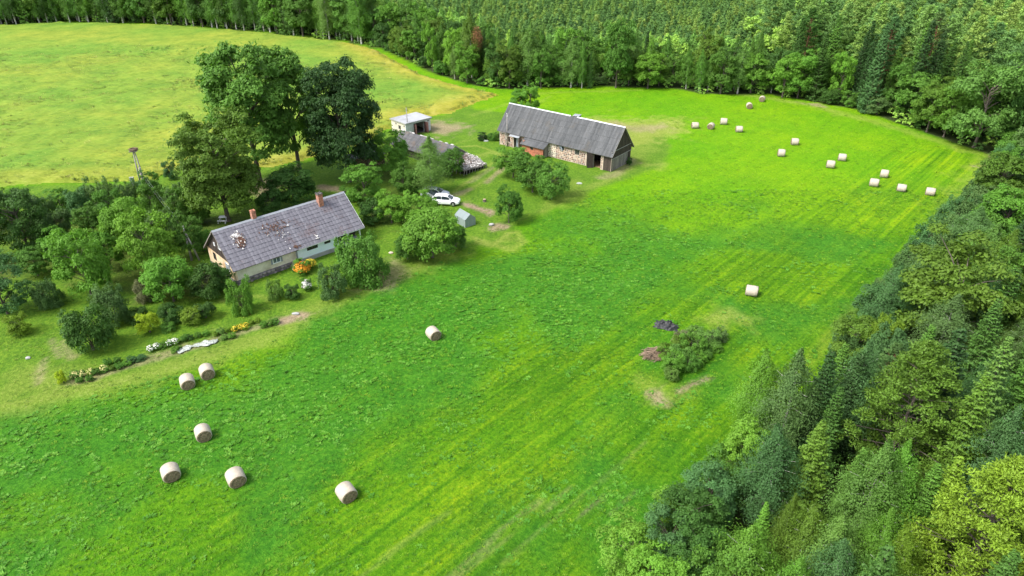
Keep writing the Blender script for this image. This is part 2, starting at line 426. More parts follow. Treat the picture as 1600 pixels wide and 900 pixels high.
# ------------------------------------------------------------------ crop field: standing crop, half a metre tall
def build_crop():
    xs = axis(-120, 0, .6, -330, 2, 1.03); ys = axis(98, 180, .6, 88, 262, 1.02)
    X, Y = np.meshgrid(xs, ys)
    d = sdist(X, Y, CROP) + (fbm(X, Y, 2.5, 60)-.5)*2.2
    H = .55*sst(-d, 0, .8) + (fbm(X, Y, 1.5, 61, 3)-.5)*.5*sst(-d, 0, 1) + (fbm(X, Y, 9, 63, 2)-.5)*.35*sst(-d, 0, 2)
    gold = 1-sst(seg_dist(X, Y, W((560,70),(600,88),(650,112),(700,128),(776,147),(735,163),(680,178),(640,184))), 2, 9)
    gold = np.maximum(gold, .8*(1-sst(seg_dist(X, Y, W((600,205),(470,250),(400,260))), 1, 5)))
    gold = np.maximum(gold, .45*(1-sst(seg_dist(X, Y, W((0,280),(235,275),(300,255))), 1, 5)))
    keep = d < .9
    idx = -np.ones(X.shape, int)
    cell = keep[:-1,:-1] & keep[:-1,1:] & keep[1:,1:] & keep[1:,:-1]
    use = np.zeros(X.shape, bool); use[:-1,:-1] |= cell; use[:-1,1:] |= cell; use[1:,1:] |= cell; use[1:,:-1] |= cell
    idx[use] = np.arange(use.sum())
    q = np.stack([idx[:-1,:-1], idx[:-1,1:], idx[1:,1:], idx[1:,:-1]], -1)[cell]
    V = np.stack([X[use], Y[use], H[use]+.02], -1)
    me = mesh_np('crop_field', V, q, rnd=gold[use], smooth=True)
    m, nt, N, L, P = nmat('flowering_crop')
    tc = node(nt, 'ShaderNodeTexCoord'); oc = tc.outputs['Object']
    mp = node(nt, 'ShaderNodeMapping'); mp.inputs['Rotation'].default_value = (0, 0, radians(12)); mp.inputs['Scale'].default_value = (.45, 1.3, 1); L.new(oc, mp.inputs[0])
    fine = noise(nt, 2.0, 6, .70, mp.outputs[0]); mid = noise(nt, .16, 5, .6, oc); big = noise(nt, .028, 3, .5, oc)
    t = mth(nt, 'ADD', mth(nt, 'MULTIPLY', fine.outputs[0], .55), mth(nt, 'MULTIPLY', mid.outputs[0], .45))
    r = ramp(nt, [(.34, (.085, .155, .022)), (.46, (.150, .235, .028)), (.56, (.215, .285, .036)), (.72, (.31, .335, .055))]); L.new(t, r.inputs[0])
    g = ramp(nt, [(.34, (.19, .20, .02)), (.5, (.30, .28, .035)), (.68, (.40, .35, .10))]); L.new(t, g.inputs[0])
    at = node(nt, 'ShaderNodeAttribute', attribute_name='rnd')
    br = ramp(nt, [(.40, (.75, .95, .9)), (.60, (1.12, 1.02, 1.0))]); L.new(big.outputs[0], br.inputs[0])
    col = mixc(nt, 1, r.outputs[0], br.outputs[0], 'MULTIPLY')
    col = mixc(nt, mth(nt, 'MULTIPLY', at.outputs['Fac'], .85), col, g.outputs[0])
    L.new(col, P.inputs['Base Color']); P.inputs['Roughness'].default_value = .9; P.inputs['Specular IOR Level'].default_value = .1
    b = node(nt, 'ShaderNodeBump'); b.inputs['Strength'].default_value = .9; b.inputs['Distance'].default_value = .3
    L.new(fine.outputs[0], b.inputs['Height']); L.new(b.outputs[0], P.inputs['Normal'])
    me.materials.append(m)
    o = link(bpy.data.objects.new('crop_field', me)); tag(o, 'yellow green standing crop filling the big field behind the farm', kind='stuff')
build_crop()

# ------------------------------------------------------------------ leaves
def unit(v): return v/(np.linalg.norm(v, axis=-1, keepdims=True)+1e-9)
def kites(c, n, ln, wd, tdir=None, seed=0, pull=0.0):
    """kite shaped leaves: centres c, normals n, lengths, widths; tdir preferred long direction"""
    rg = np.random.default_rng(seed); k = len(c)
    n = unit(n)
    t = rg.normal(size=(k, 3))
    if tdir is not None: t = tdir + t*pull
    t = unit(t - n*np.sum(t*n, -1, keepdims=True)); b = np.cross(n, t)
    ln = np.broadcast_to(ln, (k,))[:, None]; wd = np.broadcast_to(wd, (k,))[:, None]
    V = np.stack([c - t*ln*.5, c + b*wd*.5 + t*ln*.08, c + t*ln*.5, c - b*wd*.5 + t*ln*.08], 1)
    return V
def leaf_mesh(name, K, rnd, mat):
    n = len(K); V = K.reshape(-1, 3)
    return mesh_np(name, V, np.arange(n*4).reshape(-1, 4), (mat,), np.repeat(rnd, 4))
def rdir(n, rg, zmin=-1.0):
    z = rg.uniform(zmin, 1, n); a = rg.uniform(0, 2*pi, n); s = np.sqrt(1-z*z)
    return np.stack([s*np.cos(a), s*np.sin(a), z], -1)
def limbs(mb, pts, r0, r1, seg=5): mb.tube(pts, [r0+(r1-r0)*i/(len(pts)-1) for i in range(len(pts))], seg, False)

def broad(name, H, Rr, zc, zr, K, nl, leaf, seed, bark='bark', lob=.3, rc=.30, trunk_r=None, open_=.0, trunks=1, spiky=0, flat=.75, droop=0, boxy=.45):
    """broadleaved crown: K leaf masses spread through an uneven envelope, fed by limbs"""
    rg = np.random.default_rng(seed)
    d = rdir(K, rg, -.92)
    lobes = rdir(7, rg, -.3); amp = rg.uniform(-lob, lob, 7)
    def env(q): 
        e = 1 + sum(a*np.clip(q@l, 0, 1)**3 for a, l in zip(amp, lobes)); return e[:, None]
    d[:, :2] *= (np.clip(1-d[:, 2:]**2, .08, 1))**(-.5*boxy)
    rad = rg.uniform(.25, 1, K)**.42
    d[:, 2] = np.sign(d[:, 2])*np.abs(d[:, 2])**.9
    cen = d*env(d)*rad[:, None]*np.array([Rr*(1-rc*.6), Rr*(1-rc*.6), zr*(1-rc*.5)]) + np.array([0, 0, zc])
    cr = Rr*rc*rg.uniform(.65, 1.25, K)
    big = rg.integers(0, K, nl); dl = rdir(nl, rg, -.55)
    out = unit(cen[big]-np.array([0, 0, zc-zr*.35])); dl = unit(dl + out*.7)
    # sub masses inside each mass
    sub = 9; sd = rdir(K*sub, rg, -.3).reshape(K, sub, 3); si = rg.integers(0, sub, nl)
    p = cen[big] + (sd[big, si]*.62 + dl*rg.uniform(.25, .55, nl)[:, None])*cr[big][:, None]*np.array([1, 1, flat])
    if droop: p[:, 2] -= droop*rg.uniform(0, 1, nl)**2*cr[big]
    stray = rg.random(nl) < .06; p[stray] += rg.normal(size=(stray.sum(), 3))*Rr*.07
    p[:, 2] = np.maximum(p[:, 2], .12)
    nn = dl + np.array([0, 0, .35]) + rg.normal(size=(nl, 3))*.38
    td = np.tile(np.array([0, 0, -1.0]), (nl, 1)) if spiky == 0 else dl*spiky
    Kt = kites(p, nn, leaf*rg.uniform(.6, 1.35, nl), leaf*.62*rg.uniform(.6, 1.3, nl), td, seed, 1.0)
    rn = np.clip(rg.random(K)[big]*.55 + rg.random(nl)*.45, 0, 1)
    crown = leaf_mesh(name+'_crown', Kt, rn, M['leaf'])
    mb = MB(); tr = trunk_r or H*.022
    for t in range(trunks):
        a0 = 2*pi*t/max(1, trunks)+seed; off = 0 if trunks == 1 else tr*1.6
        bx, by = off*cos(a0), off*sin(a0); lean = 0 if trunks == 1 else Rr*.35
        top = (bx+lean*cos(a0)+rg.uniform(-.04, .04)*H, by+lean*sin(a0)+rg.uniform(-.04, .04)*H, zc+zr*.25)
        pts = [(bx, by, -.1), (bx*1.1, by*1.1, .25*top[2]), ((bx+top[0])/2+rg.uniform(-.02, .02)*H, (by+top[1])/2, .6*top[2]), top]
        limbs(mb, [pts[0], (bx, by, tr*1.2)], tr*1.5, tr, 7)
        limbs(mb, pts[0:1]+pts[1:], tr, tr*.4, 7)
        sel = [i for i in range(K) if trunks == 1 or i % trunks == t]
        for i in sel[:26 if trunks == 1 else 9]:
            c = cen[i]; z0 = max(.18*H, min(c[2]-.25*H*rg.uniform(.3, 1), top[2])); f = z0/top[2]
            s = np.array([pts[0][0]*(1-f)+top[0]*f, pts[0][1]*(1-f)+top[1]*f, z0])
            m_ = (s+c)/2 + np.array([0, 0, .03*H])
            limbs(mb, [tuple(s), tuple(m_), tuple(c)], tr*.32, tr*.08, 4)
    return crown, mb.mesh(name+'_trunk', M[bark], True)

def birch(name, H, Rr, nb, nl, leaf, seed, z0=.16, bark='birch_bark', droop=1.0):
    rg = np.random.default_rng(seed); mb = MB(); P = []; Nn = []; Rn = []
    sway = rg.uniform(-.03, .03, 2)*H
    ctr = lambda z: np.array([sway[0]*(z/H)**2, sway[1]*(z/H)**2, z])
    limbs(mb, [tuple(ctr(H*f)+np.array([rg.uniform(-.006, .006)*H*(f > 0), 0, 0])) for f in (0, .2, .4, .6, .8, .97)], H*.014, .015, 7)
    per = nl//nb
    for b in range(nb):
        f = z0 + (1-z0)*((b+.5)/nb)**.9; z = f*H
        t = (f-z0)/(1-z0); r = Rr*(sin(pi*min(1, t*.62+.26))**.9)*(1-t**3*.75)*rg.uniform(.5, 1.25)
        r = r*(1-sst(np.array(t), .8, 1.02)*.7)
        a = b*2.4+rg.uniform(-.4, .4); ux = np.array([cos(a), sin(a), 0])
        rise = H*.075*(1-t*.4)
        s = ctr(z-rise*.8); e = ctr(z)+ux*r*.75+np.array([0, 0, rise*.55])
        tip = ctr(z)+ux*r+np.array([0, 0, rise*.2-droop*.05*H*rg.uniform(.4, 1)])
        if b % 2 == 0: limbs(mb, [tuple(s), tuple((s+e)/2+np.array([0, 0, .01*H])), tuple(e)], H*.0020, .008, 4)
        k = int(per*(.5+.9*r/Rr)); u = rg.uniform(.25, 1, k)**.7
        q = np.where(u[:, None] < .75, s+(e-s)*(u[:, None]/.75), e+(tip-e)*((u[:, None]-.75)/.25))
        spread = (.06+.105*r)*(.6+.7*u)
        q = q + rg.normal(size=(k, 3))*spread[:, None]*np.array([1, 1, .55])
        q[:, 2] -= droop*rg.uniform(0, 1, k)**1.6*.05*H*(.3+u)
        P.append(q); Nn.append(unit(ux+np.array([0, 0, .5])+rg.normal(size=(k, 3))*.40)); Rn.append(np.clip(rg.uniform(0, .55)+rg.random(k)*.45, 0, 1))
    P = np.concatenate(P); Nn = np.concatenate(Nn); Rn = np.concatenate(Rn)
    n = len(P); td = np.tile(np.array([0, 0, -1.0]), (n, 1))
    Kt = kites(P, Nn, leaf*rg.uniform(.6, 1.4, n), leaf*.55*rg.uniform(.6, 1.3, n), td, seed, .7)
    return leaf_mesh(name+'_crown', Kt, Rn, M['leaf']), mb.mesh(name+'_trunk', M[bark], True)

def spruce(name, H, Rr, seed, dens=1.0, step=.36, leaf=.30, sparse=0.0):
    rg = np.random.default_rng(seed); mb = MB(); P = []; Nn = []; T = []; Rn = []; Ls = []
    limbs(mb, [(0, 0, -.1), (0, 0, H*.5), (0, 0, H*.98)], H*.014, .02, 7)
    z = .05*H
    while z < H*.985:
        t = z/H; n = int(rg.integers(6, 9)); a0 = rg.uniform(0, 6.28)
        for b in range(n):
            if rg.random() < sparse: continue
            r = (Rr*(1-t)**.82*(.9+.1*sin(a0*3)) + .12)*rg.uniform(.72, 1.18)
            if t < .15: r *= .75+t*1.6
            a = a0+2*pi*b/n+rg.uniform(-.3, .3); ux = np.array([cos(a), sin(a), 0]); sx = np.array([-sin(a), cos(a), 0])
            sag = r*(.30-.75*t*t); up = .10*r
            zz = z+rg.uniform(-.12, .12)
            k = max(5, int(34*dens*r)); u = rg.uniform(.12, 1, k)**.75
            zc_ = -sag*np.sin(u*1.9)/.95+up*u**4*2.2
            lat = rg.normal(size=k)*(.24*(1.08-u)*r**.75+.05)
            q = np.array([0, 0, zz])+ux*(u*r)[:, None]+sx*lat[:, None]+np.array([0, 0, 1])*(zc_-np.abs(lat)*.35-rg.uniform(0, 1, k)**2*.20*(1-t))[:, None]
            P.append(q); Nn.append(np.array([0, 0, 1.0])+ux*.45+rg.normal(size=(k, 3))*.38)
            T.append(ux*.8+sx*np.sign(lat)[:, None]*.7+np.array([0, 0, -.12])); Rn.append(np.clip(rg.uniform(0, .3)+u*.35+rg.random(k)*.35, 0, 1)); Ls.append((.65+.5*(1-u)))  # tips lighter as new growth; inner needles darkened in colour like crown shade
            if b % 3 == 0 and r > .8: limbs(mb, [(0, 0, zz), tuple(np.array([0, 0, zz-sag*.7])+ux*r*.6)], .03, .012, 3)
        z += step*(1.15-.5*t)*rg.uniform(.85, 1.15)
    P = np.concatenate(P); Nn = np.concatenate(Nn); T = np.concatenate(T); Rn = np.concatenate(Rn); Ls = np.concatenate(Ls)
    # leader shoot
    n = len(P)
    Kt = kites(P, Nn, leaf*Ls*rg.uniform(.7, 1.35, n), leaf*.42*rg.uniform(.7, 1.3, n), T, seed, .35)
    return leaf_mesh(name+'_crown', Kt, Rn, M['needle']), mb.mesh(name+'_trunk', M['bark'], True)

def pine(name, H, Rr, seed, nb=46, nl=13000, z0=.38, leaf=.24, pad=.55, bark='pine_bark'):
    rg = np.random.default_rng(seed); mb = MB(); P = []; Nn = []; T = []; Rn = []
    limbs(mb, [(0, 0, -.1), (.01*H, 0, H*.4), (-.01*H, .01*H, H*.75), (0, 0, H*.97)], H*.014, .03, 7)
    per = nl//nb
    for b in range(nb):
        f = z0+(1-z0)*((b+rg.random())/nb)**.85; t = (f-z0)/(1-z0)
        r = Rr*(1-t**2.2*.9)*(.6+.4*min(1, t*3.5))*rg.uniform(.55, 1.15); a = b*2.4+rg.uniform(-.5, .5); ux = np.array([cos(a), sin(a), 0])
        s = np.array([0, 0, f*H-.04*H]); e = np.array([0, 0, f*H+.05*r+.03*H*t])+ux*r
        limbs(mb, [tuple(s), tuple((s+e)/2), tuple(e)], H*.004, .015, 4)
        for c_ in range(3):
            w = (1, .68, .82)[c_]; cc = s+(e-s)*w+rg.normal(size=3)*np.array([.25, .25, .12])*r*.6*(c_ > 0); rr = pad*rg.uniform(.6, 1.15)*(.55+.3*Rr/2.4)*(1 if t < .85 else .7)
            k = per//3; d = rdir(k, rg, -.35)
            P.append(cc+d*rr*rg.uniform(.35, 1, k)[:, None]*np.array([1, 1, .55])); T.append(d+np.array([0, 0, .5])); Nn.append(rg.normal(size=(k, 3))+d*.6+np.array([0, 0, .5])); Rn.append(np.clip(rg.uniform(0, .5)+rg.random(k)*.5, 0, 1))
    P = np.concatenate(P); Nn = np.concatenate(Nn); T = np.concatenate(T); Rn = np.concatenate(Rn); n = len(P)
    Kt = kites(P, Nn, leaf*rg.uniform(.7, 1.4, n), leaf*.45*rg.uniform(.6, 1.2, n), T, seed, .3)
    return leaf_mesh(name+'_crown', Kt, Rn, M['needle']), mb.mesh(name+'_trunk', M[bark], True)

# each prototype: (crown mesh, trunk mesh, height, crown radius)
PR = {}
def reg(kind, H, Rr, pair): PR.setdefault(kind, []).append((*pair, H, Rr))
for s in range(3): reg('oak', 20, 7, broad('oak', 20, 7, 11.2, 9.0, 105, 34000, .46, 100+s, lob=.30, rc=.25))
for s in range(2): reg('lime', 18, 6.5, broad('lime', 18, 6.5, 9.6, 8.5, 170, 48000, .40, 120+s, lob=.10, rc=.27, boxy=.75))
for s in range(4): reg('leafy', 9, 4, broad('leafy', 9, 4, 4.8, 4.3, 66, 17000, .29, 140+s, lob=.35, rc=.29))
for s in range(3): reg('apple', 5, 2.9, broad('apple', 5, 2.9, 2.55, 2.4, 62, 15000, .21, 160+s, lob=.30, rc=.30, trunk_r=.12, spiky=1))
for s in range(4): reg('bush', 3, 1.8, broad('bush', 3, 1.8, 1.30, 1.60, 48, 9500, .165, 180+s, lob=.22, rc=.33, trunk_r=.05, trunks=4, boxy=.7))
for s in range(3): reg('willow', 4, 2.4, broad('willow', 4, 2.4, 1.8, 2.1, 74, 13000, .19, 200+s, lob=.2, rc=.25, trunk_r=.06, trunks=5, flat=1.1, droop=.9, boxy=.6))
for s in range(4): reg('birch', 12, 2.5, birch('birch', 12, 2.6, 92, 20000, .16, 220+s))
for s in range(3): reg('tall_birch', 17, 2.6, birch('tall_birch', 17, 2.6, 120, 13000, .25, 240+s, z0=.15))
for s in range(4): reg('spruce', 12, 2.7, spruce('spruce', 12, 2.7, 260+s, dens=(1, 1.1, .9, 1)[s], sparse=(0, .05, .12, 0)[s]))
for s in range(3): reg('pine', 13, 2.7, pine('pine', 13, 2.7, 280+s))
for s in range(2): reg('wide_pine', 11, 4, pine('wide_pine', 11, 4, 290+s, nb=90, nl=30000, z0=.06, leaf=.21, pad=.75, bark='bark'))

CAT = dict(oak='tree', lime='tree', leafy='tree', apple='tree', bush='bush', willow='bush', birch='tree', tall_birch='tree', spruce='tree', pine='tree', wide_pine='tree')
NAME = dict(oak='oak_tree', lime='lime_tree', leafy='broadleaf_tree', apple='apple_tree', bush='shrub', willow='willow_bush', birch='birch_tree', tall_birch='birch_tree', spruce='spruce_tree', pine='pine_tree', wide_pine='pine_tree')
WORD = dict(oak='spreading tree', lime='lime tree', leafy='leafy tree', apple='apple tree', bush='shrub', willow='willow bush', birch='birch', tall_birch='birch', spruce='spruce', pine='pine', wide_pine='broad pine')
TINT = {
 'bright': ((.130, .290, .030), 'bright green'), 'fresh': ((.105, .250, .028), 'fresh green'), 'mid': ((.080, .195, .026), 'mid green'),
 'dark': ((.050, .128, .021), 'dark green'), 'deep': ((.030, .080, .019), 'very dark green'), 'blue': ((.068, .165, .052), 'bluish green'),
 'grey': ((.088, .175, .050), 'grey green'), 'olive': ((.090, .178, .020), 'olive green'), 'yellow': ((.135, .240, .020), 'yellow green'),
 'lime': ((.30, .43, .02), 'lime yellow'), 'pale': ((.110, .225, .042), 'pale green'), 'rusty': ((.16, .175, .09), 'greyish pink')}
PLACED = []
def plant(kind, x, y, h, r, tint, label=None, group=None, zone=None, var=None, rz=None, lean=0):
    cm, tm, H0, R0 = PR[kind][R.randrange(len(PR[kind])) if var is None else var]
    t = thing(NAME[kind], label or '', CAT[kind], (x, y, 0), R.uniform(0, 6.28) if rz is None else rz, group)
    sx = r/R0; sz = h/H0; t.scale = (sx, sx, sz)
    if lean: t.rotation_euler = (R.uniform(-lean, lean), R.uniform(-lean, lean), t.rotation_euler[2])
    c = link(bpy.data.objects.new('crown' if CAT[kind] == 'tree' else 'foliage', cm), t)
    col = TINT[tint][0]; j = R.uniform(.88, 1.12); c.color = (col[0]*j*R.uniform(.93, 1.07), col[1]*j, col[2]*j, 1)
    link(bpy.data.objects.new('trunk' if CAT[kind] == 'tree' else 'stem', tm), t)
    PLACED.append((x, y, r))
    if zone: AUTO.append((t, kind, tint, zone, h, x, y))
    return t
AUTO = []
def at_base(kind, bx, by, ytop, wpx, tint, label=None, **k):
    """a plant whose foot is seen"""
    x, y = gp(bx, by); h = max(.3, top_z(y, ytop)); r = wpx*.5*depth(y, h*.5)/F
    return plant(kind, x, y, h, r, tint, label, **k)
def at_top(kind, px, py, h, r, tint, label=None, **k):
    """a plant of which only the top is seen"""
    x, y = gp(px, py, h*.97)
    return plant(kind, x, y, h, r, tint, label, **k)

# ------------------------------------------------------------------ farmyard trees, one by one
at_base('oak', 407, 289, 62, 150, 'mid', 'tall spreading tree with bare grey trunk, leftmost of the three big trees behind the house', var=0, rz=.5)
at_base('oak', 468, 266, 55, 112, 'mid', 'tall airy tree, middle one of the three big trees behind the house', var=1, rz=2)
at_base('lime', 545, 284, 86, 116, 'deep', 'big very dark tree standing by the roofed firewood stack', var=1, rz=1)
at_base('lime', 357, 345, 170, 128, 'olive', 'big rounded tree with yellowish blossom beside the left gable of the house', var=0, rz=0)
Y_ = [
 ('leafy',47,395,288,98,'dark','dark leafy tree at the far left edge beside the crop field'),
 ('apple',143,460,366,86,'bright','bright round apple tree standing in front of the dark orchard thicket'),
 ('apple',238,424,338,86,'bright','bright green apple tree left of the two-legged power pole'),
 ('apple',205,388,304,74,'bright','bright apple tree further back in the middle of the orchard'),
 ('apple',272,470,394,84,'fresh','fresh green apple tree touching the hedge at the house gable'),
 ('bush',325,466,408,56,'dark','dark hedge shrub next to the orange gable corner of the house'),
 ('bush',350,452,412,40,'dark','small dark shrub squeezed under the left gable window'),
 ('leafy',12,490,404,80,'blue','dark bluish tree cut off by the left edge of the picture'),
 ('willow',78,477,434,44,'grey','small grey green shrub alone on the lawn left of the round apple tree'),
 ('willow',183,503,444,54,'grey','pale small tree with pinkish top and thin grey stems'),
 ('bush',146,546,474,72,'dark','big round dark shrub on the lawn in the lower left garden'),
 ('bush',235,519,484,36,'lime','small glowing lime yellow shrub above the vegetable bed'),
 ('bush',32,522,490,34,'yellow','sprawling yellow green shrub at the left edge of the lawn'),
 ('willow',230,470,438,32,'rusty','small shrub with greyish pink leaves beside the fresh apple tree'),
 ('bush',268,502,473,38,'dark','dark currant bush, left of the yellowish currant bush'),
 ('bush',300,506,480,34,'yellow','yellowish currant bush between two dark currant bushes'),
 ('bush',322,496,470,36,'dark','dark currant bush, right of the yellowish currant bush'),
 ('bush',219,502,480,32,'dark','dark little bush half behind the lime yellow shrub'),
 ('bush',265,517,504,22,'mid','low green perennial clump below the currant bushes'),
 ('bush',99,598,577,15,'lime','tiny lime green bush at the left end of the vegetable bed'),
 ('leafy',462,322,258,82,'dark','dark round bushy tree behind the house roof between the chimneys'),
 ('bush',424,338,290,46,'dark','round dark shrub just behind the left chimney'),
 ('leafy',572,318,258,62,'fresh','leafy green tree directly behind the right end of the house roof'),
 ('bush',548,312,290,34,'mid','green shrub touching the right roof corner of the house'),
 ('bush',583,346,308,44,'dark','dark round shrub beside the right gable of the house'),
 ('willow',567,438,360,80,'mid','wide drooping green bush covering the right front of the house'),
 ('willow',524,463,412,44,'grey','greyish drooping bush in front of the wide bush by the house'),
 ('willow',380,487,438,38,'fresh','small light tree in front of the left front corner of the house'),
 ('willow',433,467,436,26,'pale','thin light shrub in front of the grey stone plinth'),
 ('bush',458,466,444,24,'dark','small dark shrub beside the white flowering bush'),
 ('apple',612,272,206,66,'fresh','fresh green tree hiding the left half of the old shed'),
 ('birch',675,304,214,62,'pale','pale feathery birch in front of the old shed roof'),
 ('apple',632,302,254,50,'mid','mid green fruit tree between the pale birch and the house'),
 ('apple',706,275,228,44,'mid','green tree leaning over the old shed gable'),
 ('bush',655,302,262,36,'mid','green bush at the foot of the pale birch, left side'),
 ('apple',612,348,296,52,'bright','bright green fruit tree left of the parked cars'),
 ('apple',660,350,300,60,'bright','bright fruit tree closest to the parked cars'),
 ('apple',676,402,318,98,'fresh','large spreading apple tree in front of the small greenhouse'),
 ('apple',637,405,362,44,'mid','smaller green tree at the left foot of the large spreading apple tree'),
 ('bush',712,388,350,38,'mid','green bush tucked behind the greenhouse and apple tree'),
 ('apple',795,348,288,46,'mid','lone round tree with short trunk standing on the lawn by itself'),
 ('apple',802,277,230,54,'fresh','fruit tree in front of the barn, leftmost of the three in a row'),
 ('apple',832,300,243,58,'mid','fruit tree in front of the barn, middle one of the three in a row'),
 ('apple',862,311,256,54,'mid','fruit tree in front of the barn, rightmost of the three in a row'),
 ('apple',846,288,246,40,'fresh','fruit tree squeezed in behind the row in front of the barn'),
 ('leafy',811,178,134,30,'fresh','round tree behind the barn ridge, left of a touching pair'),
 ('leafy',829,180,132,30,'fresh','round tree behind the barn ridge, right of a touching pair'),
 ('bush',754,219,207,17,'deep','small round dark bush on the grass left of the barn'),
 ('bush',768,219,207,17,'mid','middle shrub of three against the left end of the barn'),
 ('bush',778,219,205,16,'mid','shrub nearest to the left corner of the barn'),
 ('bush',983,257,246,9,'dark','little dark bush at the back right corner of the barn')]
for k_, bx, by, yt, w, ti, lb in Y_: at_base(k_, bx, by, yt, w, ti, lb)
# the overgrown thicket between orchard and crop field
TH = [(20,352,296,52,'mid','leafy'),(70,345,298,46,'grey','willow'),(100,372,318,52,'grey','bush'),(98,330,292,42,'mid','bush'),(130,336,286,46,'blue','bush'),
 (158,330,276,48,'grey','willow'),(150,375,308,58,'mid','leafy'),(178,345,290,46,'mid','bush'),(200,318,278,40,'grey','willow'),(240,310,264,36,'dark','bush'),
 (246,340,282,44,'mid','bush'),(262,385,318,52,'grey','bush'),(285,350,290,48,'dark','bush'),(300,402,334,54,'mid','leafy'),(60,430,380,58,'mid','leafy'),
 (112,420,356,62,'fresh','leafy'),(175,420,352,56,'fresh','leafy'),(268,280,247,24,'blue','bush'),(215,365,302,50,'fresh','leafy'),(320,392,350,40,'dark','bush'),
 (-30,360,296,60,'mid','leafy'),(-40,420,350,70,'dark','leafy'),(-70,330,290,50,'grey','bush'),(30,318,288,40,'fresh','bush'),(275,320,284,40,'grey','willow'),
 (315,350,304,46,'mid','bush'),(72,388,336,50,'grey','willow'),(190,470,430,0,'mid','bush'),(225,300,276,28,'blue','willow')]
for bx, by, yt, w, ti, k_ in TH:
    if w: at_base(k_, bx, by, yt+4, w*.88, 'mid' if ti == 'dark' and bx % 20 < 10 else ti, zone='orchard')

# ------------------------------------------------------------------ brush clump in the middle of the meadow
for i, (bx, by, yt, w, ti) in enumerate([(1058,566,538,42,'pale'),(1080,552,524,42,'fresh'),(1104,538,516,40,'pale'),(1050,580,552,38,'fresh'),(1072,574,552,38,'mid'),
        (1040,558,540,30,'olive'),(1098,556,542,34,'mid'),(1122,530,516,28,'grey'),(1066,538,518,36,'rusty'),(1085,530,513,32,'pale'),(1116,546,536,26,'fresh'),(1048,592,573,26,'pale'),(1062,554,528,36,'olive'),(1090,568,552,30,'fresh')]):
    at_base('willow' if i % 3 == 1 else 'bush', bx, by, yt, w, ti, zone='clump')

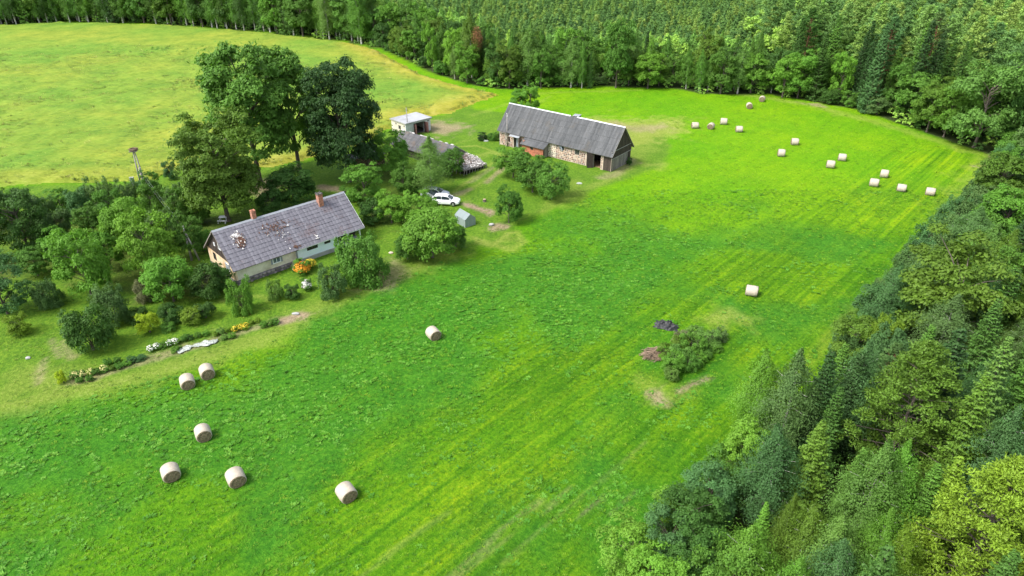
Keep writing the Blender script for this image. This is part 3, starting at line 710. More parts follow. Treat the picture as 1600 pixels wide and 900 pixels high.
# ------------------------------------------------------------------ right hand wood: trees seen singly
RT = [
 ('birch',1203,552,9.5,2.1,'fresh','slender birch with visible white foot standing foremost at the meadow edge, lower right'),
 ('birch',1256,550,11,2.4,'grey','wispy grey green birch just right of the foremost slender birch'),
 ('spruce',1300,552,11,2.2,'deep','very dark spruce behind the wispy grey green birch'),
 ('spruce',1343,556,10.5,2.1,'deep','very dark spruce with even tiers, second behind the wispy grey birch'),
 ('birch',1366,543,11,2.3,'blue','bluish soft crowned birch above the dark tiered spruces'),
 ('spruce',1317,610,9,1.7,'dark','narrow dark spruce standing in the gap before the black shade'),
 ('birch',1224,668,9.5,2.2,'blue','bluish birch at the meadow edge with dense pointed crown'),
 ('spruce',1283,662,9.5,2.3,'olive','bright tipped spruce touching the bluish pointed birch'),
 ('wide_pine',1452,556,12.5,4.3,'olive','largest yellow green tree in the middle of the lower right wood'),
 ('spruce',1548,592,12.5,2.4,'olive','tall yellow tipped spruce with dark hanging tiers'),
 ('spruce',1512,520,13,3,'deep','broad nearly black spruce behind the largest yellow green tree'),
 ('spruce',1586,532,13,2.6,'pale','spruce with pale cone laden top at the right edge'),
 ('birch',1386,697,10,2.3,'pale','pale green birch in the lower middle of the wood, left of a pair'),
 ('birch',1417,702,9.5,2.1,'fresh','fresh green birch, right of a pair in the lower wood'),
 ('spruce',1347,704,8,1.5,'mid','small pointed spruce between two birches'),
 ('spruce',1507,718,9.5,1.9,'yellow','yellow tipped slender spruce in the lower right'),
 ('spruce',1468,731,8.5,1.8,'mid','mid green spruce beside the yellow tipped slender one'),
 ('birch',1594,640,11,2.4,'blue','bluish birch cut by the right edge of the picture'),
 ('wide_pine',1588,738,11.5,4.3,'yellow','big yellow green pine filling the lower right corner'),
 ('birch',1241,780,7,1.1,'olive','thin young birch with yellowish leaves and visible stem'),
 ('spruce',1203,788,6,1.1,'fresh','small fresh green spruce beside the thin young birch'),
 ('birch',1283,794,7.5,1.9,'olive','yellowish round topped birch near the bottom edge'),
 ('birch',1317,811,8,2,'pale','pale feathery birch near the bottom edge'),
 ('birch',1398,805,8.5,1.5,'fresh','slim bright birch near the bottom, left of two bright ones'),
 ('birch',1431,828,8,1.6,'yellow','bright yellow green birch near the bottom edge'),
 ('birch',1182,824,7.5,2.3,'fresh','rounded green birch by the bottom edge above the bright bushes'),
 ('birch',1330,848,8,1.9,'blue','bluish grey birch at the bottom edge'),
 ('birch',1389,866,8,1.9,'pale','pale birch crown rising from the bottom edge'),
 ('birch',1258,884,7,1.8,'fresh','fresh green birch top just showing at the bottom edge'),
 ('leafy',1180,665,6,2.0,'bright','bright low tree at the foot of the foremost birch'),
 ('bush',1140,708,4,1.8,'mid','mid green bush at the meadow edge below the foremost birch'),
 ('leafy',1117,742,5,2.2,'blue','bluish bushy tree at the meadow edge'),
 ('leafy',1090,772,5.5,2.3,'dark','dark leafy tree at the meadow edge in the lower wood'),
 ('leafy',1062,768,4.5,1.9,'bright','bright leafy bush nearest the meadow, lower middle'),
 ('leafy',1047,815,5,1.9,'blue','bluish rounded bush above the bottom edge'),
 ('leafy',996,842,4.5,2.2,'bright','bright green bush bordering the meadow at the bottom edge'),
 ('leafy',1020,866,5,2.0,'bright','bright bush right at the bottom edge of the picture'),
 ('leafy',1098,832,5.5,2.1,'dark','dark green bushy tree just above the bottom edge'),
 ('leafy',1140,880,6,2.2,'mid','mid green bushy tree cut by the bottom edge'),
 ('leafy',1513,398,11,5.2,'olive','large round oak like crown in the middle of the right hand wood'),
 ('birch',1411,418,7.5,2.4,'blue','bluish birch with white slanting trunk at the right meadow edge'),
 ('bush',1378,452,4,2.3,'blue','low bluish bush at the foot of the slanting birch'),
 ('birch',1493,464,9,2.8,'grey','grey green birch in front of the large round crown'),
 ('spruce',1567,473,11,2.4,'dark','dark spruce right of the grey green birch'),
 ('leafy',1407,503,8,2.0,'blue','dark bluish tree with a yellow top beside it'),
 ('leafy',1397,495,7.5,1.5,'yellow','small tree with yellowish top at the meadow edge'),
 ('leafy',1353,496,5.5,2.4,'olive','olive edge tree where the wood juts into the meadow'),
 ('spruce',1327,540,9,2.0,'mid','mid green spruce behind the wispy grey birch'),
 ('spruce',1358,549,9,2,'dark','dark spruce wedged behind the tiered spruces'),
 ('leafy',1584,236,9,4,'olive','olive round crown at the right edge near the meadow corner'),
 ('leafy',1590,288,9,3.6,'fresh','fresh green crown at the right edge below the olive one'),
 ('birch',1531,326,8,3,'grey','grey green feathery birch in the upper part of the right wood'),
 ('birch',1556,352,9,2.6,'pale','pale feathery birch with bare white twigs'),
 ('birch',1580,362,9,2.4,'olive','yellowish feathery birch at the right edge'),
 ('leafy',1496,382,7,2.6,'olive','small olive crown peeping above the large round one'),
 ('spruce',1588,420,11,2.4,'dark','dark spruce at the right edge beside the large round crown')]
for k_, px, py, h, r, ti, lb in RT: at_top(k_, px, py, h, r, ti, lb, lean=.03)
# grey willows along the edge between the meadow corner and the slanting birch
for px, py, h, r in [(1560,262,4.5,2.2),(1548,276,4,2.2),(1532,290,4,2.3),(1516,304,4.2,2.4),(1500,322,4.2,2.4),(1487,340,4.4,2.4),(1470,354,4.2,2.4),(1457,368,4.4,2.4),(1442,384,4.4,2.4),(1428,398,4.2,2.2),
                     (1538,310,5,2.2),(1520,325,5,2.3),(1505,345,5,2.2),(1480,372,5,2.3),(1462,392,5,2.3),(1448,412,5,2.2),(1395,440,4.2,2.0),(1340,505,4,1.8)]:
    at_top('willow', px, py, h, r, R.choice(['grey', 'blue', 'grey']), zone='willows')

# ------------------------------------------------------------------ far wood edge: trees seen singly
FT = [
 ('leafy',710,118,40,36,'bright','bright pale green tree at the tip of the crop field'),
 ('leafy',730,130,71,42,'fresh','rounded fresh green tree near the tip of the crop field'),
 ('leafy',772,132,88,38,'olive','low olive tree behind the tip of the crop field'),
 ('tall_birch',824,134,36,44,'pale','tall pale birch with drooping twigs behind the barn'),
 ('leafy',845,138,70,34,'mid','mid green tree with pale stem right of the tall drooping birch'),
 ('tall_birch',892,137,56,36,'pale','birch with clear white trunk standing free of the wood edge'),
 ('tall_birch',909,138,66,20,'mid','thin birch with white stem right of the free standing one'),
 ('spruce',921,138,80,16,'dark','small dark spruce in the far edge'),
 ('leafy',962,137,24,54,'mid','tall ragged green tree topping the far edge'),
 ('leafy',1012,138,80,46,'bright','round bright tree low in the far edge'),
 ('leafy',676,112,34,24,'fresh','slim fresh green tree beside the crop field edge'),
 ('tall_birch',1152,146,70,34,'pale','pale cone shaped tree in the far edge'),
 ('leafy',1222,152,78,56,'bright','bright leafy tree left of the tall dark spruces'),
 ('spruce',1270,156,48,40,'dark','tall ragged dark spruce at the opening with red stems'),
 ('leafy',1308,158,80,34,'bright','leaning bright maple like tree in front of dark pines'),
 ('spruce',1352,176,37,46,'blue','bluish tall spruce right of the leaning bright tree'),
 ('spruce',1415,186,28,50,'deep','dense very dark spruce behind the round tree'),
 ('leafy',1424,190,104,72,'mid','round mid green tree at the wood edge, left of the olive one'),
 ('leafy',1474,206,126,62,'olive','round olive tree at the wood edge'),
 ('leafy',1522,230,92,108,'pale','wide light green aspen with several grey stems at the meadow corner'),
 ('leafy',1588,236,82,70,'dark','dark tall tree at the right edge behind the aspen'),
 ('leafy',1573,244,205,36,'mid','low green bush at the meadow corner')]
for k_, bx, by, yt, w, ti, lb in FT: at_base(k_, bx, by, yt, w, ti, lb)
tr_ = at_base('tall_birch', 738, 122, 12, 34, 'olive', 'yellowish birch with a withered rusty brown side')
cm0 = tr_.children[0].data

# ------------------------------------------------------------------ filling the woods
def near_any(x, y, d):
    for a, b, r in PLACED:
        if (a-x)**2+(b-y)**2 < max(d, r*.72)**2: return True
    return False
def along(poly, step, off, jit, s0=0):
    out = []; acc = s0
    for (x0, y0), (x1, y1) in zip(poly[:-1], poly[1:]):
        L_ = hypot(x1-x0, y1-y0)
        nx, ny = -(y1-y0)/L_, (x1-x0)/L_
        while acc < L_:
            t = acc/L_; o = off+R.uniform(-jit, jit)
            out.append((x0+(x1-x0)*t+nx*o+R.uniform(-jit, jit)*.5, y0+(y1-y0)*t+ny*o)); acc += step*R.uniform(.75, 1.25)
        acc -= L_
    return out
def visible(x, y, h, mx=60, my=60):
    if y < 8: return False
    for z in (0, h):
        if depth(y, z) <= 5: return False
        a, b = scr(x, y, z)
        if -mx < a < 1600+mx and -my < b < 900+my*3: return True
    return False
# right wood
pts = []
for off in np.arange(2.0, 46, 3.3): pts += [(p, off) for p in along(RIGHT_EDGE[::-1], 3.6, -off, 1.1, R.uniform(0, 3))]
nright = 0
for (x, y), off in pts:
    if sdist(np.array([x]), np.array([y]), FIELDS)[0] < 1.5 or near_any(x, y, 2.6) or not visible(x, y, 10, 170, 60): continue
    mixr = R.random(); deep_ = min(1, off/12)
    h = (5+4.5*deep_)*R.uniform(.85, 1.2)
    if y > 60 and off < 8: k_ = R.choice(['willow', 'bush', 'leafy']); h *= .8
    elif mixr < .50: k_ = 'spruce'; h *= 1.1
    elif mixr < .78: k_ = 'birch'
    elif mixr < .84: k_ = 'pine'
    else: k_ = 'leafy'
    r = h*{'spruce': .2, 'birch': .21, 'pine': .2, 'leafy': .33, 'willow': .48, 'bush': .5}[k_]*R.uniform(.9, 1.2)
    ti = R.choice({'spruce': ['dark', 'deep', 'olive', 'mid'], 'birch': ['fresh', 'pale', 'blue', 'mid', 'grey'], 'pine': ['grey', 'blue'], 'leafy': ['mid', 'olive', 'dark', 'fresh'], 'willow': ['grey', 'blue'], 'bush': ['grey', 'mid']}[k_])
    plant(k_, x, y, h, r, ti, zone='right wood', lean=.03); nright += 1
# far edge, first rows
nfar = 0
for row, (off, step) in enumerate([(1.5, 3.4), (4.5, 3.6), (8.0, 4.2), (12, 4.8)]):
    for x, y in along(FAR_EDGE, step, off, .9, R.uniform(0, 3)):
        if near_any(x, y, 2.0) or not visible(x, y, 18, 60, 60): continue
        east = x > 62; west = x < -45
        q = R.random()
        if west: k_ = 'tall_birch' if q < .8 else ('leafy' if q < .9 else 'spruce'); h = R.uniform(14, 18)
        elif east: k_ = ('bush' if q < .4 else 'leafy' if q < .8 else 'spruce') if row == 0 else ('leafy' if q < .45 else 'spruce') if row == 1 else ('pine' if q < .45 and row == 3 else 'spruce' if q < .8 else 'leafy'); h = R.uniform(2.2, 4.2) if k_ == 'bush' else R.uniform(7, 12) if k_ == 'leafy' else R.uniform(12, 16) if row < 2 else R.uniform(14, 19)
        else:
            k_ = ('bush' if q < .5 else 'leafy' if q < .85 else 'tall_birch') if row == 0 else ('tall_birch' if q < .55 else 'leafy' if q < .85 else 'spruce')
            h = R.uniform(2.2, 4) if k_ == 'bush' else R.uniform(6.5, 10) if row < 2 else R.uniform(9, 12.5)
        r = h*{'spruce': .17, 'tall_birch': .17, 'pine': .19, 'leafy': .34, 'bush': .55}[k_]*R.uniform(.9, 1.15)
        ti = R.choice({'spruce': ['dark', 'deep', 'mid'], 'tall_birch': ['mid', 'mid', 'fresh', 'pale', 'dark'], 'pine': ['blue', 'dark', 'grey'], 'leafy': ['mid', 'dark', 'fresh', 'olive'], 'bush': ['mid', 'dark', 'grey']}[k_])
        plant(k_, x, y, h, r, ti, zone='far edge west' if west else 'far edge east' if east else 'far edge middle', lean=.02); nfar += 1
print('right', nright, 'far', nfar)

# labels of the forest trees: kind, colour, height against its neighbours and place
ORD = ['first','second','third','fourth','fifth','sixth','seventh','eighth','ninth','tenth','eleventh','twelfth','thirteenth','fourteenth','fifteenth','sixteenth','seventeenth','eighteenth','nineteenth','twentieth']
def ordw(n):
    if n < 20: return ORD[n]
    tens = ['', '', 'twenty', 'thirty', 'forty', 'fifty', 'sixty', 'seventy', 'eighty', 'ninety']; n += 1
    return tens[n//10]+('-'+ORD[n % 10-1] if n % 10 else 'th') if n % 10 else tens[n//10][:-1]+'ieth'
ZW = {'orchard': 'in the thicket between orchard and crop field', 'clump': 'on the overgrown heap in the meadow', 'willows': 'along the right meadow edge',
      'right wood': 'in the wood on the right', 'far edge west': 'along the top of the crop field', 'far edge middle': 'along the far edge behind the barn', 'far edge east': 'at the far right wood edge'}
GRP = {'orchard': 'bushes and trees of the thicket by the crop field', 'clump': 'shrubs on the overgrown heap', 'willows': 'willow bushes along the right meadow edge',
       'right wood': 'trees of the wood on the right', 'far edge west': 'trees above the crop field', 'far edge middle': 'trees of the far edge behind the barn', 'far edge east': 'trees of the far right wood edge'}
buck = {}
for a in AUTO: buck.setdefault((a[3], WORD[a[1]], a[2], ), []).append(a)
for (z, w, ti), L_ in buck.items():
    L_.sort(key=lambda a: scr(a[5], a[6], a[4])[0])
    for i, a in enumerate(L_):
        s = 'the only' if len(L_) == 1 else ordw(i)
        lab = (f"{TINT[ti][1]} {w} {ZW[z]}, {s} from the left" if len(L_) > 1 else f"{TINT[ti][1]} {w} {ZW[z]}, the only such one")
        a[0]['label'] = lab; a[0]['group'] = GRP[z]

# withered side of the yellowish birch
rgw = np.random.default_rng(5); nW = 2600
dW_ = rdir(nW, rgw, -.8); pW = np.array([1.35, -.6, 9.6])+dW_*rgw.uniform(.3, 1, nW)[:, None]*np.array([1.5, 1.3, 3.6])
mW = leaf_mesh('withered_side', kites(pW, dW_+rgw.normal(size=(nW, 3))*.5, .26, .15, None, 5, 1), rgw.random(nW), M['brown_leaf'])
oW = link(bpy.data.objects.new('withered_foliage', mW), tr_); oW['label'] = 'rusty brown withered leaves'; tr_.rotation_euler = (0, 0, 0)

# ------------------------------------------------------------------ scatter of what nobody could count (geometry nodes on a point mesh)
def scatter(name, P, protos, scl, label, zs=None, seed=0, tilt=0.0):
    n = len(P); rg = np.random.default_rng(seed)
    me = bpy.data.meshes.new(name); me.vertices.add(n); me.vertices.foreach_set('co', np.asarray(P, np.float32).ravel())
    s3 = np.repeat(np.asarray(scl, np.float32)[:, None], 3, 1)
    if zs is not None: s3[:, 2] = zs
    a = me.attributes.new('scl', 'FLOAT_VECTOR', 'POINT'); a.data.foreach_set('vector', s3.astype(np.float32).ravel())
    rot = np.stack([rg.normal(size=n)*tilt, rg.normal(size=n)*tilt, rg.uniform(0, 6.283, n)], -1).astype(np.float32)
    a = me.attributes.new('rot', 'FLOAT_VECTOR', 'POINT'); a.data.foreach_set('vector', rot.ravel())
    a = me.attributes.new('pick', 'INT', 'POINT'); a.data.foreach_set('value', rg.integers(0, len(protos), n).astype(np.int32))
    o = link(bpy.data.objects.new(name, me)); tag(o, label, kind='stuff')
    g = bpy.data.node_groups.new(name+'_scatter', 'GeometryNodeTree')
    g.interface.new_socket('Geometry', in_out='INPUT', socket_type='NodeSocketGeometry')
    g.interface.new_socket('Geometry', in_out='OUTPUT', socket_type='NodeSocketGeometry')
    gi = g.nodes.new('NodeGroupInput'); go = g.nodes.new('NodeGroupOutput')
    iop = g.nodes.new('GeometryNodeInstanceOnPoints'); jn = g.nodes.new('GeometryNodeGeometryToInstance')
    for k, m in enumerate(protos[::-1]):
        po = bpy.data.objects.new(name+'_sprig', m)
        oi = g.nodes.new('GeometryNodeObjectInfo'); oi.inputs['Object'].default_value = po; oi.inputs['As Instance'].default_value = True
        g.links.new(oi.outputs['Geometry'], jn.inputs[0])
    def na(nm, ty):
        x = g.nodes.new('GeometryNodeInputNamedAttribute'); x.data_type = ty; x.inputs[0].default_value = nm; return x.outputs[0]
    if len(protos) > 1:
        jj = g.nodes.new('GeometryNodeJoinGeometry')
        g.nodes.remove(jn)
        for nd in [x for x in g.nodes if x.bl_idname == 'GeometryNodeObjectInfo']: g.links.new(nd.outputs['Geometry'], jj.inputs[0])
        g.links.new(jj.outputs[0], iop.inputs['Instance']); iop.inputs['Pick Instance'].default_value = True
        g.links.new(na('pick', 'INT'), iop.inputs['Instance Index'])
    else: g.links.new(jn.outputs[0], iop.inputs['Instance'])
    g.links.new(gi.outputs[0], iop.inputs['Points'])
    g.links.new(na('scl', 'FLOAT_VECTOR'), iop.inputs['Scale'])
    e2r = g.nodes.new('FunctionNodeEulerToRotation'); g.links.new(na('rot', 'FLOAT_VECTOR'), e2r.inputs[0]); g.links.new(e2r.outputs[0], iop.inputs['Rotation'])
    g.links.new(iop.outputs[0], go.inputs[0])
    md = o.modifiers.new('scatter', 'NODES'); md.node_group = g
    return o

def grid_pts(x0, x1, y0, y1, sp, seed):
    rg = np.random.default_rng(seed)
    X, Y = np.meshgrid(np.arange(x0, x1, sp), np.arange(y0, y1, sp))
    return X.ravel()+rg.uniform(-.45, .45, X.size)*sp, Y.ravel()+rg.uniform(-.45, .45, X.size)*sp, rg
def vis_mask(X, Y, h, m=40):
    d = depth(Y, h); sx = 800+F*X/d; sy = 450-F*(Y*SP+(h-CAM_H)*CP)/d; d0 = depth(Y, 0); sy0 = 450-F*(Y*SP-CAM_H*CP)/d0; sx0 = 800+F*X/d0
    return (np.minimum(sx, sx0) < 1600+m) & (np.maximum(sx, sx0) > -m) & (sy0 > -m*4) & (sy < 900+m) & (Y > 5)

# far woods: young pine plantation and mixed wood behind the edge
def swap(me, mat):
    m2 = me.copy(); m2.materials.clear(); m2.materials.append(mat); return m2
young = [swap(pine('young_pine', 7, 1.5, 400+s, nb=24, nl=1900, z0=.10, leaf=.36, pad=.72)[0], M['far_pine']) for s in range(4)]
mixp = [swap(birch('back_birch', 12, 2.3, 60, 3000, .36, 420+s)[0], M['far_mix']) for s in range(3)] + [swap(broad('back_leafy', 10, 3.2, 6, 4, 40, 3000, .45, 430+s)[0], M['far_mix']) for s in range(2)]
matp = [swap(pine('back_pine', 16, 2.8, 440+s, nb=40, nl=5200, z0=.25, leaf=.40, pad=.95)[0], M['far_pine']) for s in range(4)] + [swap(broad('back_crown', 13, 3.2, 7.5, 5.2, 46, 4200, .42, 448, boxy=.5)[0], M['far_mix']), swap(spruce('back_spruce', 16, 2.8, 450, dens=.3, step=.55, leaf=.55)[0], M['far_mix'])]
X, Y, rg = grid_pts(-430, 480, 120, 520, 2.35, 1)
d = sdist(X, Y, FIELDS)
east = X > 58 + (Y-160)*.28 + (fbm(X, Y, 22, 71)-.5)*16
west = X < -42 - (Y-200)*.25
plant_ = (d > 19+(fbm(X, Y, 14, 73)-.5)*14) & ~east & ~west
ex = vis_mask(X, Y, 7, 160)
k = plant_ & ex
scatter('pine_plantation', np.stack([X[k], Y[k], np.zeros(k.sum())], -1), young, rg.uniform(.75, 1.2, k.sum()), 'dense even stand of young pines reaching back from the far edge', seed=2, zs=rg.uniform(.8, 1.25, k.sum()))
X, Y, rg = grid_pts(-430, 480, 120, 330, 3.7, 3)
d = sdist(X, Y, FIELDS); east = X > 58 + (Y-160)*.28; west = X < -42 - (Y-200)*.25
k = (d > 13.5) & (d < 24) & ~east & ~west & vis_mask(X, Y, 12, 120)
k |= west & (d > 13.5) & (d < 60) & vis_mask(X, Y, 16, 120)
scatter('mixed_wood', np.stack([X[k], Y[k], np.zeros(k.sum())], -1), mixp, rg.uniform(.75, 1.1, k.sum())*np.where(X[k] < -42, 1.35, .9), 'mixed birch wood standing behind the front row of trees', seed=4)
X, Y, rg = grid_pts(40, 420, 90, 420, 4.1, 5)
d = sdist(X, Y, FIELDS); east = X > 58 + (Y-160)*.28 + (fbm(X, Y, 22, 71)-.5)*16
k = (d > 13.5) & east & vis_mask(X, Y, 18, 120)
scatter('old_pine_wood', np.stack([X[k], Y[k], np.zeros(k.sum())], -1), matp, rg.uniform(.8, 1.2, k.sum()), 'tall old pines and spruces massed beyond the right end of the meadow', seed=6)
# undergrowth below the woods
under = [swap(broad('under_bush', 2.2, 1.3, 1.0, 1.1, 16, 700, .26, 460+s, trunk_r=.03)[0], M['far_mix']) for s in range(3)]
X, Y, rg = grid_pts(-330, 140, 8, 262, 2.6, 7)
d = sdist(X, Y, FIELDS); k = (d > .6) & (d < 9) & (rg.random(X.size) < np.where(d < 3.5, .8, .45)) & vis_mask(X, Y, 2, 120)
scatter('undergrowth', np.stack([X[k], Y[k], np.zeros(k.sum())-.1], -1), under, rg.uniform(.4, 1.15, k.sum()), 'low undergrowth between the trunks along the wood edges', seed=8)

X, Y, rg = grid_pts(-150, -40, 160, 215, 1.6, 17)
cpx, cpy = gp(262, 82); kk = (np.abs(X-cpx-3*fbm(X, Y, 5, 5)) < 22) & (np.abs(Y-cpy-(X-cpx)*-.12) < 3.2) & (rg.random(X.size) < .5)
scatter('thistle_patch', np.stack([X[kk], Y[kk], np.full(kk.sum(), .25)], -1), under, rg.uniform(.12, .38, kk.sum()), 'grey green patch of thistles in the crop field', seed=18)
# grass tufts and broad leaved weeds
def tuft(name, nb, rad, h, w, seed, mat, bend=.5):
    rg = np.random.default_rng(seed); V = []; Fc = []
    for i in range(nb):
        a = rg.uniform(0, 6.28); r = rad*sqrt(rg.random())*.6; x, y = r*cos(a), r*sin(a); a2 = a+rg.normal()*.6; hh = h*rg.uniform(.6, 1.2); o = rad*bend*rg.uniform(.4, 1.2)
        px, py = -sin(a2)*w, cos(a2)*w; b = len(V)
        V += [(x-px, y-py, 0), (x+px, y+py, 0), (x+cos(a2)*o*.5+px*.8, y+sin(a2)*o*.5+py*.8, hh*.7), (x+cos(a2)*o*.5-px*.8, y+sin(a2)*o*.5-py*.8, hh*.7), (x+cos(a2)*o, y+sin(a2)*o, hh)]
        Fc.append((b, b+1, b+2, b+3)); Fc.append((b+3, b+2, b+4))
    me = bpy.data.meshes.new(name); me.from_pydata(V, [], Fc); me.materials.append(mat)
    a = me.attributes.new('rnd', 'FLOAT', 'POINT'); a.data.foreach_set('value', list(np.repeat(rg.random(nb), 5))); return me
M['grass'] = mat_foliage('grass_blades', False, [(0, (.035, .135, .004)), (.35, (.062, .19, .005)), (.7, (.10, .245, .007)), (1, (.17, .30, .015))], .05, .25, .1, lift=.8)
M['lawn_grass'] = mat_foliage('lawn_blades', False, [(0, (.055, .13, .012)), (.5, (.10, .20, .016)), (1, (.19, .26, .04))], .05, .25, .1, lift=.8)
M['far_grass'] = mat_foliage('bright_meadow_blades', False, [(0, (.075, .20, .004)), (.5, (.125, .28, .004)), (1, (.19, .33, .01))], .05, .2, .1, lift=.85)  # blades carry the same painted lightening as the far ground
M['weed'] = mat_foliage('weed_leaves', False, [(0, (.040, .155, .009)), (.5, (.072, .225, .014)), (1, (.12, .29, .03))], .0, .25, 0.0, lift=.7)
M['crop_tuft'] = mat_foliage('crop_heads', False, [(0, (.11, .20, .03)), (.5, (.19, .27, .035)), (.85, (.27, .32, .05)), (1, (.34, .34, .09))], .0, .2, 0.0, lift=.93)
tg = [tuft('grass_tuft', 16, .26, .11, .022, 500+s, M['grass']) for s in range(3)]
tl = [tuft('lawn_tuft', 12, .25, .07, .025, 510+s, M['lawn_grass']) for s in range(2)]
tf = [tuft('far_tuft', 12, .34, .11, .035, 515+s, M['far_grass']) for s in range(2)]
tw = [tuft('weed_tuft', 18, .26, .13, .045, 520+s, M['weed'], 1.0) for s in range(3)]
tc_ = [tuft('crop_tuft', 12, .5, .38, .05, 530+s, M['crop_tuft'], .8) for s in range(2)]
X, Y, rg = grid_pts(-75, 75, 24, 100, .42, 9)
k0 = vis_mask(X, Y, 0, 20); X, Y = X[k0], Y[k0]
dF = sdist(X, Y, FIELDS); dY_ = sdist(X, Y, YARD)
a = fbm(X, Y, 3, 80); sp_ = rg.random(X.size)
u = X*cos(radians(47))+Y*sin(radians(47)); v = -X*sin(radians(47))+Y*cos(radians(47))
rows = fbm(u*.06, v, 1.6, 85, 2)
k = (dF < .3) & (dY_ > .2) & (sp_ < .25+.9*sst(a*.5+rows*.5, .38, .62))
scatter('meadow_grass', np.stack([X[k], Y[k], np.zeros(k.sum())-.03], -1), tg, rg.uniform(.6, 1.25, k.sum()), 'green grass tufts of the mown meadow', seed=10, tilt=.1)
cx = seg_dist(X, Y, W((0,760),(300,690),(500,620),(640,560),(760,500),(900,430),(930,380)))
wz = fbm(X, Y, 5, 90)*.5+fbm(X, Y, 1.3, 91)*.5+.16*(1-sst(cx, 2, 15))
k = (dF < -.5) & (dY_ > .8) & (rg.random(X.size) < .75*sst(wz, .54, .70))
k |= (dF < -.5) & (dY_ > .8) & (rg.random(X.size) < .008)
scatter('meadow_weeds', np.stack([X[k], Y[k], np.zeros(k.sum())-.02], -1), tw, rg.uniform(.40, 1.05, k.sum())**1.2, 'broad leaved weeds clumped through the middle of the meadow', seed=11, tilt=.15)
k = (dY_ < -.2) & (dF < 0) & (rg.random(X.size) < .55*sst(a, .3, .6))
scatter('lawn_grass', np.stack([X[k], Y[k], np.zeros(k.sum())-.02], -1), tl, rg.uniform(.6, 1.3, k.sum()), 'uneven yard grass around the house and garden', seed=12, tilt=.1)
X, Y, rg = grid_pts(-40, 100, 92, 168, .75, 13)
k0 = vis_mask(X, Y, 0, 20); X, Y = X[k0], Y[k0]
k = (sdist(X, Y, FIELDS) < 0) & (sdist(X, Y, YARD) > .2) & (sdist(X, Y, CROP) > 1) & (fbm(X, Y, 4, 95)*.6+rg.random(X.size)*.4 > .46)
scatter('far_meadow_grass', np.stack([X[k], Y[k], np.zeros(k.sum())-.03], -1), tf, rg.uniform(.6, 1.3, k.sum()), 'bright grass tufts of the far meadow', seed=14, tilt=.1)
X, Y, rg = grid_pts(-190, 0, 88, 215, .85, 15)
k0 = vis_mask(X, Y, 0, 20); X, Y = X[k0], Y[k0]
k = (sdist(X, Y, CROP) < -.3) & (fbm(X, Y, 3, 97)*.7+rg.random(X.size)*.3 > .45)
scatter('crop_plants', np.stack([X[k], Y[k], np.full(k.sum(), .28)], -1), tc_, rg.uniform(.6, 1.3, k.sum()), 'feathery tops of the standing crop', seed=16, tilt=.15)

# ------------------------------------------------------------------ materials of the built things
M['net'] = mat_plain('bale_net_wrap', (.42, .37, .30), .75, .16, 2, bump=.5, dirt=(.33, .28, .20))
def straw_face():
    m, nt, N, L, P = nmat('straw_face')
    tc = node(nt, 'ShaderNodeTexCoord'); mp = node(nt, 'ShaderNodeMapping'); L.new(tc.outputs['Object'], mp.inputs[0])
    n = noise(nt, 9, 5, .7, mp.outputs[0]); wv = node(nt, 'ShaderNodeTexWave', wave_type='RINGS', rings_direction='X'); wv.inputs['Scale'].default_value = 3; wv.inputs['Distortion'].default_value = 4
    L.new(mp.outputs[0], wv.inputs[0])
    r = ramp(nt, [(.3, (.09, .065, .035)), (.5, (.20, .155, .09)), (.7, (.36, .29, .18))]); L.new(n.outputs[0], r.inputs[0])
    c = mixc(nt, .35, r.outputs[0], wv.outputs[0], 'MULTIPLY'); L.new(c, P.inputs['Base Color']); P.inputs['Roughness'].default_value = .95
    return m
M['straw'] = straw_face()
def slate(name, lo, hi, moss, stain, mossamt=.62):
    m, nt, N, L, P = nmat(name)
    tc = node(nt, 'ShaderNodeTexCoord'); oc = tc.outputs['Object']
    at = node(nt, 'ShaderNodeAttribute', attribute_name='rnd')
    mp = node(nt, 'ShaderNodeMapping'); mp.inputs['Scale'].default_value = (3.0, .6, .6); L.new(oc, mp.inputs[0])
    st = noise(nt, 1.6, 5, .65, mp.outputs[0]); sp = noise(nt, 5, 5, .7, oc); ms = noise(nt, .45, 5, .65, oc)
    t = mth(nt, 'ADD', mth(nt, 'MULTIPLY', st.outputs[0], .6), mth(nt, 'MULTIPLY', at.outputs['Fac'], .4))
    r = ramp(nt, [(.25, lo), (.75, hi)]); L.new(t, r.inputs[0])
    f1 = ramp(nt, [(.55, (0,0,0)), (.68, (1,1,1))]); L.new(sp.outputs[0], f1.inputs[0])
    c = mixc(nt, mth(nt, 'MULTIPLY', f1.outputs[0], .55), r.outputs[0], stain)
    s = mth(nt, 'ADD', mth(nt, 'MULTIPLY', ms.outputs[0], .75), mth(nt, 'MULTIPLY', sp.outputs[0], .25))
    f2 = ramp(nt, [(mossamt-.05, (0,0,0)), (mossamt+.08, (1,1,1))]); L.new(s, f2.inputs[0])
    c = mixc(nt, mth(nt, 'MULTIPLY', f2.outputs[0], .7), c, moss)
    L.new(c, P.inputs['Base Color']); P.inputs['Roughness'].default_value = .85; P.inputs['Specular IOR Level'].default_value = .25
    b = node(nt, 'ShaderNodeBump'); b.inputs['Strength'].default_value = .4; b.inputs['Distance'].default_value = .03; L.new(sp.outputs[0], b.inputs['Height']); L.new(b.outputs[0], P.inputs['Normal'])
    return m
M['slate_house'] = slate('lilac_grey_slate', (.125, .12, .14), (.20, .195, .22), (.12, .075, .07), (.075, .068, .08), .585)
M['slate_barn'] = slate('weathered_grey_sheet', (.055, .059, .062), (.125, .128, .132), (.10, .085, .065), (.055, .057, .06), .60)
M['slate_shed'] = slate('shed_grey_slate', (.08, .08, .085), (.16, .158, .165), (.17, .12, .08), (.06, .06, .06), .57)
M['cream'] = mat_plain('cream_render', (.72, .67, .55), .85, .07, 1.2, bump=.1, dirt=(.46, .41, .30))
